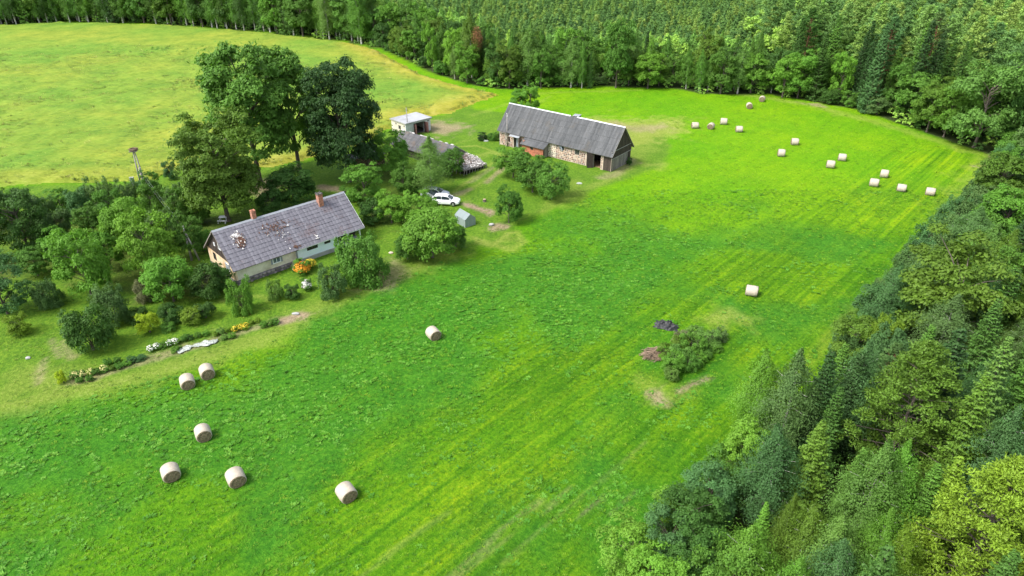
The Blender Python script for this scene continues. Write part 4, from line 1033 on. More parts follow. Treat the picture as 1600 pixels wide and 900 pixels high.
M['ochre'] = mat_plain('ochre_boards', (.72, .56, .38), .8, .12, 1.5, bump=.15, dirt=(.48, .30, .15))
M['white'] = mat_plain('shade_blued_white_paint', (.78, .88, .95), .7, .04, 1.5, bump=.08, dirt=(.56, .70, .78))  # white wall; the blue of skylit shade is put into its colour
M['white_trim'] = mat_plain('white_trim', (.78, .80, .82), .5, .06, 3, bump=.05)
M['dark_wood'] = mat_plain('dark_weathered_boards', (.055, .042, .035), .9, .35, 3, bump=.3, rnd=.7)
M['grey_wood'] = mat_plain('grey_weathered_wood', (.20, .18, .16), .9, .3, 4, bump=.3, rnd=.6)
M['pole_wood'] = mat_plain('bleached_pole_wood', (.30, .28, .26), .9, .2, 4, bump=.3)
M['stone'] = mat_plain('grey_fieldstone', (.22, .19, .19), .85, .3, 2, bump=.3, rnd=.9)
M['plinth'] = mat_plain('grey_plinth_mortar', (.17, .16, .16), .9, .25, 2, bump=.3)
M['mortar'] = mat_plain('pale_lime_mortar', (.55, .45, .36), .9, .15, 2, bump=.3, dirt=(.40, .33, .26))
def barn_stone():
    m, nt, N, L, P = nmat('mixed_fieldstone')
    at = node(nt, 'ShaderNodeAttribute', attribute_name='rnd'); r = ramp(nt, [(0, (.14, .08, .065)), (.25, (.27, .15, .12)), (.5, (.20, .17, .16)), (.7, (.40, .27, .21)), (1, (.12, .11, .11))], 'CONSTANT')
    L.new(at.outputs['Fac'], r.inputs[0]); L.new(r.outputs[0], P.inputs['Base Color']); P.inputs['Roughness'].default_value = .85; return m
M['barn_stone'] = barn_stone()
M['brick'] = mat_plain('red_brick', (.46, .17, .10), .9, .2, 2, bump=.2, rnd=.45, dirt=(.36, .15, .10))
M['brick_mortar'] = mat_plain('brick_joint', (.42, .22, .16), .9, .1, 2)
M['chimney'] = mat_plain('chimney_brick', (.42, .19, .12), .9, .2, 3, bump=.2, rnd=.6)
M['soot'] = mat_plain('sooty_cap', (.10, .095, .09), .9, .3, 4)
M['concrete'] = mat_plain('grey_concrete', (.36, .36, .35), .9, .12, 2, bump=.2, dirt=(.24, .24, .22))
M['garage_lit_tone'] = mat_plain('garage_lit_tone_render', (.62, .58, .47), .9, .07, 1.4, bump=.1, dirt=(.48, .45, .37))  # warm tone of the sunlit side put into the render colour
M['garage_shade_tone'] = mat_plain('garage_shade_tone_render', (.60, .62, .63), .9, .06, 1.4, bump=.1, dirt=(.45, .46, .46))  # same garage, bluish shade of the front put into the render colour
M['roof_felt'] = mat_plain('pale_roof_felt', (.34, .35, .37), .85, .12, .8, bump=.1, dirt=(.24, .24, .25))
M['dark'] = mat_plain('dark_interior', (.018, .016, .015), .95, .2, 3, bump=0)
M['earth_floor'] = mat_plain('straw_strewn_floor', (.30, .20, .11), .95, .3, 3, bump=.3)
M['zinc'] = mat_plain('zinc_sheet', (.38, .40, .42), .45, .1, 2, metal=.4, bump=.05)
M['metal_blue'] = mat_plain('greyish_metal_door', (.24, .27, .31), .6, .12, 2, bump=.1)
M['maroon'] = mat_plain('dark_red_door_paint', (.11, .055, .05), .8, .25, 3, bump=.2, rnd=.5)
M['debris_w'] = mat_plain('broken_pale_slate', (.52, .50, .48), .85, .25, 2, rnd=.9, bump=.1)
M['rust'] = mat_plain('rusty_brown', (.12, .065, .045), .9, .4, 3, rnd=.6)
M['log_end'] = mat_plain('cut_firewood', (.36, .27, .18), .9, .25, 4, rnd=1.1)
M['black_plastic'] = mat_plain('black_foil', (.022, .023, .026), .5, .3, 3, bump=.6, spec=.5)
M['fleece'] = mat_plain('white_fleece', (.36, .39, .35), .8, .3, 3, bump=.4)
M['dry_branch'] = mat_plain('dry_brown_branches', (.20, .145, .10), .9, .3, 4, rnd=.9)
M['tyre'] = mat_plain('rubber', (.02, .02, .02), .85, .2, 4)
M['rim'] = mat_plain('wheel_metal', (.45, .46, .48), .35, .1, 4, metal=.7, bump=0)
M['red_lamp'] = mat_plain('red_lamp', (.30, .01, .01), .3, .1, 4, bump=0)
M['red_cloth'] = mat_plain('red_cloth', (.26, .03, .03), .8, .2, 6)
M['lamp'] = mat_plain('clear_lamp', (.6, .62, .65), .15, .05, 4, bump=0)
M['leafmeal'] = M['leaf']
def glossy(name, col, rough=.25, coat=.6):
    m, nt, N, L, P = nmat(name); P.inputs['Base Color'].default_value = (*col, 1); P.inputs['Roughness'].default_value = rough; P.inputs['Coat Weight'].default_value = coat; return m
M['car_white'] = glossy('white_car_paint', (.80, .81, .83)); M['car_silver'] = glossy('silver_car_paint', (.46, .50, .54), .3)
M['glass'] = glossy('dark_glass', (.02, .03, .035), .08, .3)
M['pane'] = glossy('window_pane', (.10, .14, .17), .08, .3)
M['poly'] = glossy('greenhouse_sheet', (.24, .29, .29), .3, .2)
M['poly_roof'] = glossy('greenhouse_roof_sheet', (.20, .245, .245), .45, .1)

# ------------------------------------------------------------------ hay bales
def bale_meshes():
    rg = random.Random(3); seg = 28; L_ = 1.22; r = .64
    xs = [-L_/2, -L_/2+.05, -.3, 0, .3, L_/2-.05, L_/2]; rr = [r-.06, r, r+.012, r+.018, r+.012, r, r-.06]
    mb = MB(); vs = []; fs = []
    for i, x in enumerate(xs):
        for k in range(seg):
            t = 2*pi*k/seg; q = rr[i]*(1+.012*sin(3*t+i)+rg.uniform(-.006, .006)); z = q*sin(t)
            if z < -.55: z = -.55-(abs(z)-.55)*.3
            vs.append((x, q*cos(t), z+.57))
    for i in range(len(xs)-1):
        for k in range(seg): fs.append((i*seg+k, (i+1)*seg+k, (i+1)*seg+(k+1) % seg, i*seg+(k+1) % seg))
    mb.add(vs, fs); body = mb.mesh('net_wrap', M['net'], True)
    ends = []
    for s in (-1, 1):
        m2 = MB(); vs = []; fs = []; rings = [(r-.055, 0), (.5, .035), (.36, .015), (.2, .05), (.0, .02)]
        for j, (q, dx) in enumerate(rings[:-1]):
            for k in range(seg):
                t = 2*pi*k/seg; z = q*sin(t); z = max(z, -.57); vs.append((s*(L_/2-.004+dx+rg.uniform(-.015, .02)*(j > 0)), q*cos(t), z+.57))
        vs.append((s*(L_/2+.02), 0, .57))
        for j in range(len(rings)-2):
            for k in range(seg): fs.append((j*seg+k, j*seg+(k+1) % seg, (j+1)*seg+(k+1) % seg, (j+1)*seg+k))
        for k in range(seg): fs.append(((len(rings)-2)*seg+k, (len(rings)-2)*seg+(k+1) % seg, len(vs)-1))
        m2.add(vs, fs); ends.append(m2.mesh('straw_end', M['straw']))
    return body, ends
bm_, be_ = bale_meshes()
# pixel of the foot, direction the bale axis points (degrees), label
BALES = [
 (541,783,-52,'round hay bale alone at the bottom middle of the meadow, nearest the front edge'),
 (368,759,-55,'round hay bale right of another near the lower left corner'),
 (266,751,-55,'round hay bale furthest to the lower left'),
 (317,689,-58,'round hay bale between the front pair and the pair by the garden'),
 (292,607,-60,'left bale of the close pair below the vegetable bed'),
 (323,592,-58,'right bale of the close pair below the vegetable bed'),
 (677,531,-58,'single round hay bale in the middle of the meadow near the weeds'),
 (1175,463,-22,'single round hay bale above the overgrown heap'),
 (1086,201,178,'leftmost bale of the row of four beyond the barn'),
 (1111,202,-120,'second bale of the row of four beyond the barn'),
 (1131,195,165,'third bale of the row of four, the furthest back of them'),
 (1155,207,-8,'rightmost bale of the row of four beyond the barn'),
 (1242,227,-12,'upper bale of the loose pair in the middle of the far meadow'),
 (1221,245,-15,'lower bale of the loose pair in the middle of the far meadow'),
 (1316,252,-22,'upper bale of the pair towards the right wood'),
 (1298,263,-22,'lower bale of the pair towards the right wood'),
 (1382,278,-28,'uppermost of the four bales nearest the right wood'),
 (1366,292,-28,'leftmost of the four bales nearest the right wood'),
 (1409,300,-28,'third from the left of the four bales nearest the right wood'),
 (1454,306,-30,'rightmost hay bale of all, close to the right wood'),
 (1171,170,-100,'lower of the two bales furthest back by the far wood'),
 (1191,159,-115,'bale furthest back of all, against the far wood edge')]
for bx, by, ang, lb in BALES:
    x, y = gp(bx, by); t = thing('hay_bale', lb, 'hay bale', (x, y+.35, 0), radians(ang), 'round hay bales on the meadow')
    link(bpy.data.objects.new('net_wrap', bm_), t)
    for e in be_: link(bpy.data.objects.new('straw_end', e), t)
    t.scale = (R.uniform(.93, 1.06), R.uniform(.97, 1.06), R.uniform(.92, 1.03))

# ------------------------------------------------------------------ building helpers
def wall(mb, x0, x1, z0, z1, holes, y, th, axis='x'):
    """a wall with rectangular holes [(a0,a1,b0,b1)], thickness th behind y"""
    holes = [h for h in holes if h[0] < x1 and h[1] > x0]
    xs = sorted({x0, x1, *[h[0] for h in holes], *[h[1] for h in holes]}); zs = sorted({z0, z1, *[h[2] for h in holes], *[h[3] for h in holes]})
    for i in range(len(xs)-1):
        run = None
        for j in range(len(zs)-1):
            cxm, czm = (xs[i]+xs[i+1])/2, (zs[j]+zs[j+1])/2
            if any(h[0] < cxm < h[1] and h[2] < czm < h[3] for h in holes): continue
            if axis == 'x': mb.box(xs[i], xs[i+1], y, y+th, zs[j], zs[j+1])
            else: mb.box(y, y+th, xs[i], xs[i+1], zs[j], zs[j+1])
def sheets(mb, x0, x1, ya, za, yb, zb, cw, rl, th=.03, skip=(), jit=.02, rng=None, cut=None):
    """roof plane from eave (ya,za) to ridge (yb,zb): overlapping sheets, each its own slab"""
    rng = rng or R; L_ = hypot(yb-ya, zb-za); uy, uz = (yb-ya)/L_, (zb-za)/L_; ny, nz = -uz, uy
    if nz < 0: ny, nz = -ny, -nz
    nr = max(1, round(L_/rl)); nc = max(1, round((x1-x0)/cw)); rr = L_/nr; cc = (x1-x0)/nc
    colr = [rng.random() for _ in range(nc)]
    for c in range(nc):
        for r in range(nr):
            a, b = x0+c*cc, x0+(c+1)*cc; s0, s1 = r*rr-.06, (r+1)*rr
            if any(k[0] < (a+b)/2 < k[1] and k[2] < (s0+s1)/2 < k[3] for k in skip): continue
            if cut and not cut((a+b)/2, (s0+s1)/2): continue
            l0 = .032+rng.uniform(0, jit); l1 = .005+rng.uniform(0, jit*.4); sh = rng.uniform(-.012, .012)
            def P(x, s, l): return (x, ya+uy*s+ny*l, za+uz*s+nz*l)
            m_ = (a+b)/2; hp = .022
            vs = [P(a+.006, s0+sh, l0), P(m_, s0+sh, l0+hp), P(b-.006, s0+sh, l0), P(b-.006, s1, l1), P(m_, s1, l1+hp), P(a+.006, s1, l1),
                  P(a+.006, s0+sh, l0-th), P(b-.006, s0+sh, l0-th)]
            mb.add(vs, [(0,1,4,5), (1,2,3,4), (6,7,2,1,0), (6,0,5), (7,3,2)], .65*colr[c]+.35*rng.random())
def stones(mb, x0, x1, z0, z1, y, size, holes=(), axis='x', sgn=-1, rng=None, proud=.06, keep=.93):
    rng = rng or R; nz_ = max(1, int((z1-z0)/size*1.15)); hz = (z1-z0)/nz_
    for j in range(nz_):
        x = x0+rng.uniform(0, size*.5)
        while x < x1-size*.35:
            w = size*rng.uniform(.7, 1.45); cxm, czm = x+w/2, z0+hz*(j+.5)+rng.uniform(-.03, .03)
            x += w*1.02
            if cxm+w*.4 > x1 or any(h[0]-w*.4 < cxm < h[1]+w*.4 and h[2]-.1 < czm < h[3]+.1 for h in holes) or rng.random() > keep: continue
            n = 6; a0 = rng.uniform(0, 1); pr = proud*rng.uniform(.6, 1.2); v = []
            for ring, (q, dp) in enumerate(((.47, 0), (.30, 1))):
                for k in range(n):
                    t = a0+2*pi*k/n; g = rng.uniform(.85, 1.1); a, b = cxm+cos(t)*w*q*g, czm+sin(t)*hz*q*g
                    v.append((a, y+sgn*pr*dp, b) if axis == 'x' else (y+sgn*pr*dp, a, b))
            mb.add(v, [(k, (k+1) % n, n+(k+1) % n, n+k) for k in range(n)]+[tuple(range(n, 2*n))], rng.random())
def planks(parent, x0, x1, zf0, zf1, y, pw, mat, axis='x', th=.03, name='plank', joined=False, gap=.015):
    """vertical boards between height functions"""
    n = max(1, round((x1-x0)/pw)); w = (x1-x0)/n; mbj = MB()
    for i in range(n):
        a, b = x0+i*w+gap/2, x0+(i+1)*w-gap/2; m_ = (a+b)/2; mb = mbj if joined else MB()
        d = R.uniform(-.012, .012); q = [(a, zf0(a)), (b, zf0(b)), (b, max(zf0(b)+.01, zf1(b))), (a, max(zf0(a)+.01, zf1(a)))]
        if axis == 'x': mb.prism([(p[0], y+d, p[1]) for p in q], (0, th, 0))
        else: mb.prism([(y+d, p[0], p[1]) for p in q], (th, 0, 0))
        if not joined: mb.build(name, mat, parent)
    if joined: mbj.build(name+'s', mat, parent, stuff=True)
def window(parent, x0, x1, z0, z1, y, frame, panes=(2, 1), axis='x', out=-1, pane='pane', fw=.07, shutters=None, name='window', label=None):
    """frame with panes in a wall opening; y is the outer wall face, out the outward sign"""
    mb = MB(); t0, t1 = sorted((y+out*.03, y-out*.07))
    B = (lambda a, b, c, d, e0, e1, m: m.box(a, b, e0, e1, c, d)) if axis == 'x' else (lambda a, b, c, d, e0, e1, m: m.box(e0, e1, a, b, c, d))
    B(x0-.02, x0+fw, z0-.02, z1+.02, t0, t1, mb); B(x1-fw, x1+.02, z0-.02, z1+.02, t0, t1, mb); B(x0+fw, x1-fw, z0-.02, z0+fw, t0, t1, mb); B(x0+fw, x1-fw, z1-fw, z1+.02, t0, t1, mb)
    nx, nz = panes
    for i in range(1, nx): a = x0+fw+(x1-x0-2*fw)*i/nx; B(a-.03, a+.03, z0+fw, z1-fw, t0+.005, t1-.005, mb)
    for j in range(1, nz): a = z0+fw+(z1-z0-2*fw)*j/nz; B(x0+fw, x1-fw, a-.025, a+.025, t0+.012, t1-.012, mb)
    w = mb.build(name, M[frame], parent, label=label)
    for i in range(nx):
        g = MB(); a = x0+fw+(x1-x0-2*fw)*i/nx+.03*(i > 0); b = x0+fw+(x1-x0-2*fw)*(i+1)/nx-.03*(i < nx-1)
        B(a, b, z0+fw, z1-fw, *sorted((y-out*.03, y-out*.045)), g); g.build('pane', M[pane], w)
    if shutters:
        for s, (a, b) in enumerate(((x0-.24, x0-.04), (x1+.04, x1+.24))):
            g = MB(); B(a, b, z0-.02, z1+.02, *sorted((y+out*.01, y+out*.05)), g); g.build('shutter', M[shutters], w)
    return w

# ------------------------------------------------------------------ the dwelling house
def build_house():
    L_, Wd, he, hr, ov, og = 17.1, 7.7, 2.5, 5.8, .42, .32
    t = thing('farmhouse', 'long low farmhouse with lilac grey slate roof, cream and shade-blued white walls', 'house', (-32.3, 69.9, 0), radians(43.5))
    zb = .62; sl = (hr-he)/(Wd/2)
    holesF = [(4.65, 5.65, 1.15, 2.1), (9.25, 10.7, 1.35, 2.12), (11.7, 12.5, 1.45, 2.12)]
    mb = MB(); wall(mb, 0, 7.8, zb, he, holesF, 0, .3); mb.build('front_wall', M['cream'], t, label='cream rendered front wall')
    mb = MB(); wall(mb, 7.86, 13.3, zb-.1, he, holesF, 0.002, .3); mb.build('front_wall', M['white'], t, label='white front wall in a bluish shade tone')
    mb = MB(); mb.box(7.7, 7.9, -.04, .04, zb-.15, he-.02); mb.build('corner_board', M['metal_blue'], t, label='dark strip between the cream and white walls')
    mb = MB(); mb.box(-.05, .16, -.05, .0, .3, he-.05); mb.box(-.05, -.003, -.003, .16, .3, he-.05); mb.build('corner_board', M['ochre'], t)
    # recessed open porch at the right end
    mb = MB(); mb.box(13.3, L_, 1.5, 1.8, 0, he); mb.box(13.3, 13.33, .32, 1.5, 0, he); mb.build('porch_wall', M['dark_wood'], t)
    for x in (13.6, 15.2, 16.95):
        mb = MB(); mb.box(x-.07, x+.07, .05, .2, .3, he-.1); mb.build('porch_post', M['white_trim'], t)
    mb = MB(); mb.box(13.5, L_, -.02, .03, he-.22, he-.06); mb.build('porch_beam', M['white_trim'], t)
    mb = MB(); mb.box(13.3, L_, .0, 1.5, 0, .35); mb.build('porch_floor', M['concrete'], t)
    # gables and back
    hg = [(1.6, 2.35, 1.2, 2.15), (5.3, 6.1, 1.25, 2.2)]
    mb = MB(); wall(mb, 0.302, Wd, .4, he, hg, 0, .3, 'y'); mb.build('gable_wall', M['ochre'], t, label='ochre left gable wall')
    mb = MB(); wall(mb, 1.8, Wd, .4, he, [], L_-.3, .3, 'y'); mb.build('gable_wall', M['cream'], t)
    mb = MB(); wall(mb, .3, L_-.3, .4, he, [(2, 3, 1, 2), (7, 8, 1, 2)], Wd-.3, .3); mb.build('back_wall', M['cream'], t)
    mb = MB(); mb.box(-.06, 7.8, -.12, .3, -.5, zb-.002); mb.box(-.06, .3, .3, Wd+.04, -.5, .398); mb.box(.3, L_, Wd-.3, Wd+.04, -.3, .398); mb.box(L_-.3, L_+.04, 1.5, Wd-.3, -.3, .398); pl = mb.build('plinth', M['plinth'], t)
    mb = MB(); mb.box(7.802, 13.3, -.1, .3, -.3, zb-.102); mb.build('plinth', M['concrete'], t, label='smooth grey concrete plinth')
    mb = MB(); rg = random.Random(4); stones(mb, -.05, 7.8, -.15, zb-.03, -.12, .40, rng=rg, proud=.12); mb.build('plinth_stones', M['stone'], t, stuff=True)
    window(t, 4.65, 5.65, 1.15, 2.1, 0, 'white_trim', shutters='metal_blue')
    window(t, 9.25, 10.7, 1.35, 2.12, 0, 'dark_wood', panes=(2, 1), pane='glass'); window(t, 11.7, 12.5, 1.45, 2.12, 0, 'dark_wood', panes=(1, 1), pane='glass')
    window(t, 1.6, 2.35, 1.2, 2.15, 0, 'white_trim', axis='y', shutters='metal_blue'); window(t, 5.3, 6.1, 1.25, 2.2, 0, 'dark_wood', axis='y', pane='glass', panes=(1, 2))
    for a, b in ((2, 3), (7, 8)): window(t, a, b, 1, 2, Wd, 'white_trim', out=1)
    # gable boards (left and right)
    for gx, o_ in ((-.02, -1), (L_-.01, 1)):
        planks(t, .0, Wd, lambda y: he-.05, lambda y: he+sl*(Wd/2-abs(y-Wd/2))-.08, gx, .22, M['dark_wood'], 'y', joined=False, name='gable_board')
    window(t, 3.0, 3.6, 3.5, 4.2, -.03, 'white_trim', axis='y', panes=(2, 1)); window(t, 4.6, 5.0, 3.5, 3.9, -.03, 'white_trim', axis='y', panes=(1, 1))
    # roof
    zo = he-sl*ov; rg = random.Random(8)
    holes = [(1.3, 2.6, 2.9, 3.9)]
    mb = MB(); sheets(mb, -og, L_+og, -ov, zo, Wd/2, hr, .46, .56, rng=rg, jit=.035); fr = mb.build('roof_slates', M['slate_house'], t, stuff=True)
    mb = MB(); sheets(mb, -og, L_+og, Wd+ov, zo, Wd/2, hr, .46, .56, rng=rg); mb.build('roof_slates', M['slate_house'], t, stuff=True)
    mb = MB(); mb.prism([(-og+.02, -ov, zo-.06), (-og+.02, Wd/2, hr-.06), (-og+.02, Wd+ov, zo-.06), (-og+.02, Wd+ov, zo-.12), (-og+.02, Wd/2, hr-.14), (-og+.02, -ov, zo-.12)], (L_+2*og-.04, 0, 0)); mb.build('roof_deck', M['grey_wood'], t)
    mb = MB(); n = 14
    for i in range(n):
        a = -og+(L_+2*og)*i/n; b = -og+(L_+2*og)*(i+1)/n+.05; e = i % 2*.006
        mb.prism([(a, Wd/2-.2, hr-.10+e), (a, Wd/2, hr+.09+e), (a, Wd/2+.2, hr-.10+e), (a, Wd/2, hr+.05+e)], (b-a, 0, 0))
    mb.build('ridge_cap', M['zinc'], t)
    for y0, y1 in ((-ov, Wd/2), (Wd+ov, Wd/2)):
        for x in (-og-.03, L_+og):
            mb = MB(); mb.prism([(x, y0, zo-.1), (x, y1, hr-.1), (x, y1, hr+.05), (x, y0, zo+.05)], (.03, 0, 0)); mb.build('barge_board', M['grey_wood'] if x < 0 else M['white_trim'], t)
    mb = MB(); mb.box(8.0, L_+og, -ov-.06, -ov-.03, zo-.12, zo+.01); mb.build('fascia_board', M['white_trim'], t)
    # broken pale and rusty patch of slates
    def patch(cx_, cs, rx, rs, n, mat, nm):
        mb = MB(); rg = random.Random(hash(nm) % 97 if False else int(cx_*10)+n); uy, uz = (Wd/2+ov), (hr-zo); LL = hypot(uy, uz); uy /= LL; uz /= LL
        for i in range(int(n*2.2)):
            a = rg.gauss(0, .5)*rx; s = rg.gauss(0, .5)*rs; x = cx_+a; q = cs+s; w = rg.uniform(.03, .11); l = rg.uniform(.04, .15); r_ = rg.uniform(0, 3); lift = rg.uniform(.085, .13)
            v = []
            for k in range(4):
                tt = r_+pi/2*k+.3; dx, ds = cos(tt)*w, sin(tt)*l; v.append((x+dx, -ov+uy*(q+ds)-uz*lift, zo+uz*(q+ds)+uy*lift+rg.uniform(0, .03)))
            mb.prism(v, (0, -.012, .02))
        mb.build(nm, mat, t, stuff=True)
    patch(1.9, 4.15, .5, .4, 34, M['debris_w'], 'broken_slates'); patch(2.15, 3.35, .6, .75, 75, M['rust'], 'moss_clumps'); patch(1.95, 3.2, .6, .9, 14, M['debris_w'], 'broken_slates')
    patch(6.6, 3.6, 2.0, 1.0, 42, M['rust'], 'moss_clumps'); patch(6.9, 2.9, 1.6, 1.2, 8, M['debris_w'], 'broken_slates'); patch(7.9, .35, .5, .3, 9, M['rust'], 'moss_clumps'); patch(10.9, .8, .3, .5, 7, M['debris_w'], 'broken_slates')
    # chimneys laid in courses
    def chim(x, y, w, z0, z1, cap):
        cb = MB(); cb.box(x-w/2+.015, x+w/2-.015, y-w/2+.015, y+w/2-.015, z0, z1-.02); c = cb.build('chimney', M['plinth'], t)
        zz = z0; j = 0; bmh = {}
        bw = w/2
        mbj = MB(); rg = random.Random(int(x*7))
        while zz < z1-.05:
            for fx in (0, 1):
                for s in (0, 1):
                    o = .0 if j % 2 else .0
                    if (j+fx) % 2 == 0: mbj.box(x-w/2+fx*bw+.004, x-w/2+(fx+1)*bw-.004, y-w/2+s*(w-.12), y-w/2+s*(w-.12)+.12, zz+.004, zz+.076, rg.random())
                    else: mbj.box(x-w/2+fx*bw+.004, x-w/2+(fx+1)*bw-.004, y-w/2+s*bw+.004, y-w/2+(s+1)*bw-.004, zz+.004, zz+.076, rg.random())
            zz += .08; j += 1
        q = mbj.build('bricks', M['chimney'], c); q['kind'] = 'stuff'
        cb = MB(); e = .05 if cap else .02
        cb.box(x-w/2-e, x+w/2+e, y-w/2-e, y-w/2+.1, z1, z1+.09); cb.box(x-w/2-e, x+w/2+e, y+w/2-.1, y+w/2+e, z1, z1+.09); cb.box(x-w/2-e, x-w/2+.1, y-w/2+.1, y+w/2-.1, z1, z1+.09); cb.box(x+w/2-.1, x+w/2+e, y-w/2+.1, y+w/2-.1, z1, z1+.09)
        cb.build('chimney_cap', M['soot'] if cap else M['chimney'], c)
        if cap:
            cb = MB(); cb.box(x-w/2+.05, x+w/2-.05, y-w/2+.05, y+w/2-.05, z1+.02, z1+.05); 
            for k in range(4): cb.box(x-w/2+(.0 if k % 2 else w-.12), x-w/2+(.12 if k % 2 else w), y-w/2+(.0 if k < 2 else w-.12), y-w/2+(.12 if k < 2 else w), z1+.09, z1+.22)
            cb.build('chimney_pots', M['soot'], c)
    chim(5.0, Wd/2+.15, .52, 5.3, 6.75, False); chim(13.6, Wd/2-.55, .64, 4.6, 6.75, True)
    return t
build_house()

# ------------------------------------------------------------------ the stone barn
def build_barn():
    L_, Wd, he, hr, ov, og = 23.6, 6.4, 3.15, 6.85, .42, .35
    t = thing('stone_barn', 'long fieldstone barn with weathered grey sheet roof and red brick lean-to', 'barn', (-2.2, 122.4, 0), radians(-38.1))
    sl = (hr-he)/(Wd/2); zo = he-sl*ov; rg = random.Random(5)
    door = (3.2, 4.5, 0, 2.15); w1 = (2.0, 2.35, .9, 1.8); w2 = (13.2, 14.2, 1.75, 2.55); w3 = (16.4, 17.3, 1.55, 2.4); gate = (18.8, 23.55, 0, 2.75)
    H_ = [door, w1, w2, w3, gate]
    mb = MB(); wall(mb, 0, L_, 0, he, H_, 0, .5); mb.build('front_wall', M['mortar'], t, label='front wall of mixed fieldstones in pale mortar')
    mb = MB(); stones(mb, .05, 18.75, .05, he-.15, -.004, .36, H_, rng=rg); mb.build('fieldstones', M['barn_stone'], t, stuff=True)
    mb = MB(); wall(mb, .5, L_-.3, 0, he, [], Wd-.5, .5); wall(mb, .5, Wd-.5, 0, he, [], 0, .5, 'y'); mb.build('back_wall', M['mortar'], t)
    mb = MB(); stones(mb, .05, Wd, .05, he-.1, -.004, .36, (), 'y', rng=rg); mb.build('fieldstones', M['barn_stone'], t, stuff=True)
    # right gable: pale rendered base with boards, dark boarding above
    mb = MB(); wall(mb, .5, Wd-1.0, 0, 2.15, [], L_-.3, .3, 'y'); mb.build('gable_base', M['concrete'], t)
    planks(t, .02, Wd-1.0, lambda y: .05, lambda y: 2.1+.1*sin(y*3), L_+.01, .42, M['grey_wood'], 'y', name='gable_plank', gap=.10)
    planks(t, Wd-1.0, Wd, lambda y: 0, lambda y: he-.1, L_-.02, .25, M['dark_wood'], 'y', name='gable_plank')
    planks(t, 0, Wd, lambda y: 2.2, lambda y: 3.35, L_+.03, .20, M['dark_wood'], 'y', name='gable_board')
    planks(t, 0, Wd, lambda y: 3.42, lambda y: max(3.44, he+sl*(Wd/2-abs(y-Wd/2))-.1), L_+.05, .20, M['dark_wood'], 'y', name='gable_board')
    for z in (2.17, 3.38):
        mb = MB(); mb.box(L_+.02, L_+.12, -.15, Wd+.1, z-.05, z+.05); mb.build('cross_beam', M['pole_wood'], t)
    planks(t, 0, Wd, lambda y: he-.02, lambda y: he+sl*(Wd/2-abs(y-Wd/2))-.1, -.02, .22, M['grey_wood'], 'y', name='gable_board')
    # front: dark gates around the open bay
    planks(t, 18.85, 20.05, lambda x: .02, lambda x: 2.72, .02, .2, M['dark_wood'], name='gate_board')
    planks(t, 22.1, 23.55, lambda x: .02, lambda x: 2.72, .02, .2, M['dark_wood'], name='gate_board')
    mb = MB(); mb.box(20.05, 20.2, -.05, .2, 0, 2.75); mb.build('gate_post', M['grey_wood'], t)
    mb = MB(); mb.box(21.6, 22.1, -.03, .35, 0, 2.75); mb.build('gate_pier', M['mortar'], t)
    mb = MB(); stones(mb, 21.62, 22.08, .05, 2.7, -.034, .22, rng=rg, proud=.04); mb.build('fieldstones', M['barn_stone'], t, stuff=True)
    mb = MB(); mb.prism([(19.4, -.75, 0), (20.15, -.1, 0), (20.15, -.1, 2.6), (19.4, -.75, 2.6)], (.04, -.04, 0)); mb.build('gate_leaf', M['dark_wood'], t, label='dark board gate leaf standing ajar')
    mb = MB(); mb.box(.5, L_-.32, .5, Wd-.5, .0, .05); mb.build('floor', M['earth_floor'], t)
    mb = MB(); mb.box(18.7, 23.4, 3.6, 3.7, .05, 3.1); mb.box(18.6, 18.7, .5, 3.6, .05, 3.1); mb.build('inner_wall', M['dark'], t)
    # left door with tin awning, small slit
    mb = MB(); mb.box(3.2, 3.75, .05, .1, .02, 2.1); mb.build('door_leaf', M['dark'], t); mb = MB(); mb.box(3.78, 4.5, -.02, .05, .02, 2.1); mb.build('door_leaf', M['metal_blue'], t, label='grey metal door leaf')
    mb = MB(); mb.prism([(2.75, -.9, 2.28), (4.95, -.9, 2.28), (4.95, 0, 2.6), (2.75, 0, 2.6)], (0, 0, .06)); mb.build('door_awning', M['zinc'], t)
    mb = MB(); mb.box(4.85, 4.95, -.88, -.02, 0, 2.25); mb.build('awning_side', M['grey_wood'], t)
    for wd in (w2, w3): window(t, *wd, 0, 'grey_wood', pane='glass')
    window(t, *w1, 0, 'dark_wood', panes=(1, 1), pane='glass')
    mb = MB(); mb.prism([(12.6, -.10, 2.95), (13.6, -.14, 2.85), (14.0, -.12, 1.7), (13.85, -.1, 1.6)], (0, -.03, 0)); mb.build('hanging_shutter', M['metal_blue'], t, label='loose shutter hanging askew')
    # brick lean-to
    ax0, ax1, p = 6.3, 10.9, 1.65; az = 1.85
    hb = [(8.2, 8.75, 1.15, 1.55)]
    mb = MB(); wall(mb, ax0+.02, ax1-.02, 0, az-.02, hb, -p+.02, .2); wall(mb, -p+.22, 0, 0, 2.3, [], ax0+.02, .2, 'y'); lw = mb.build('lean_to_wall', M['brick_mortar'], t)
    bme = {}; bj = MB(); rgb = random.Random(6)
    z = .02; j = 0
    while z < az-.06:
        x = ax0-.12*(j % 2)
        while x < ax1:
            a, b = max(ax0, x+.008), min(ax1, x+.242)
            if b-a > .05 and not any(a < h[1] and b > h[0] and z+.04 > h[2] and z+.02 < h[3] for h in hb): bj.box(a, b, -p, -p+.05, z+.006, z+.072, rgb.random())
            x += .25
        y = -p+.02
        while y < -.05 and z < 1.9: bj.box(ax0, ax0+.05, y+.035, min(y+.27, -.01), z+.006, z+.072, rgb.random()); y += .25
        z += .078; j += 1
    bj.build('bricks', M['brick'], lw, stuff=True)
    window(t, 8.2, 8.75, 1.15, 1.55, -p, 'dark_wood', panes=(1, 1), pane='glass')
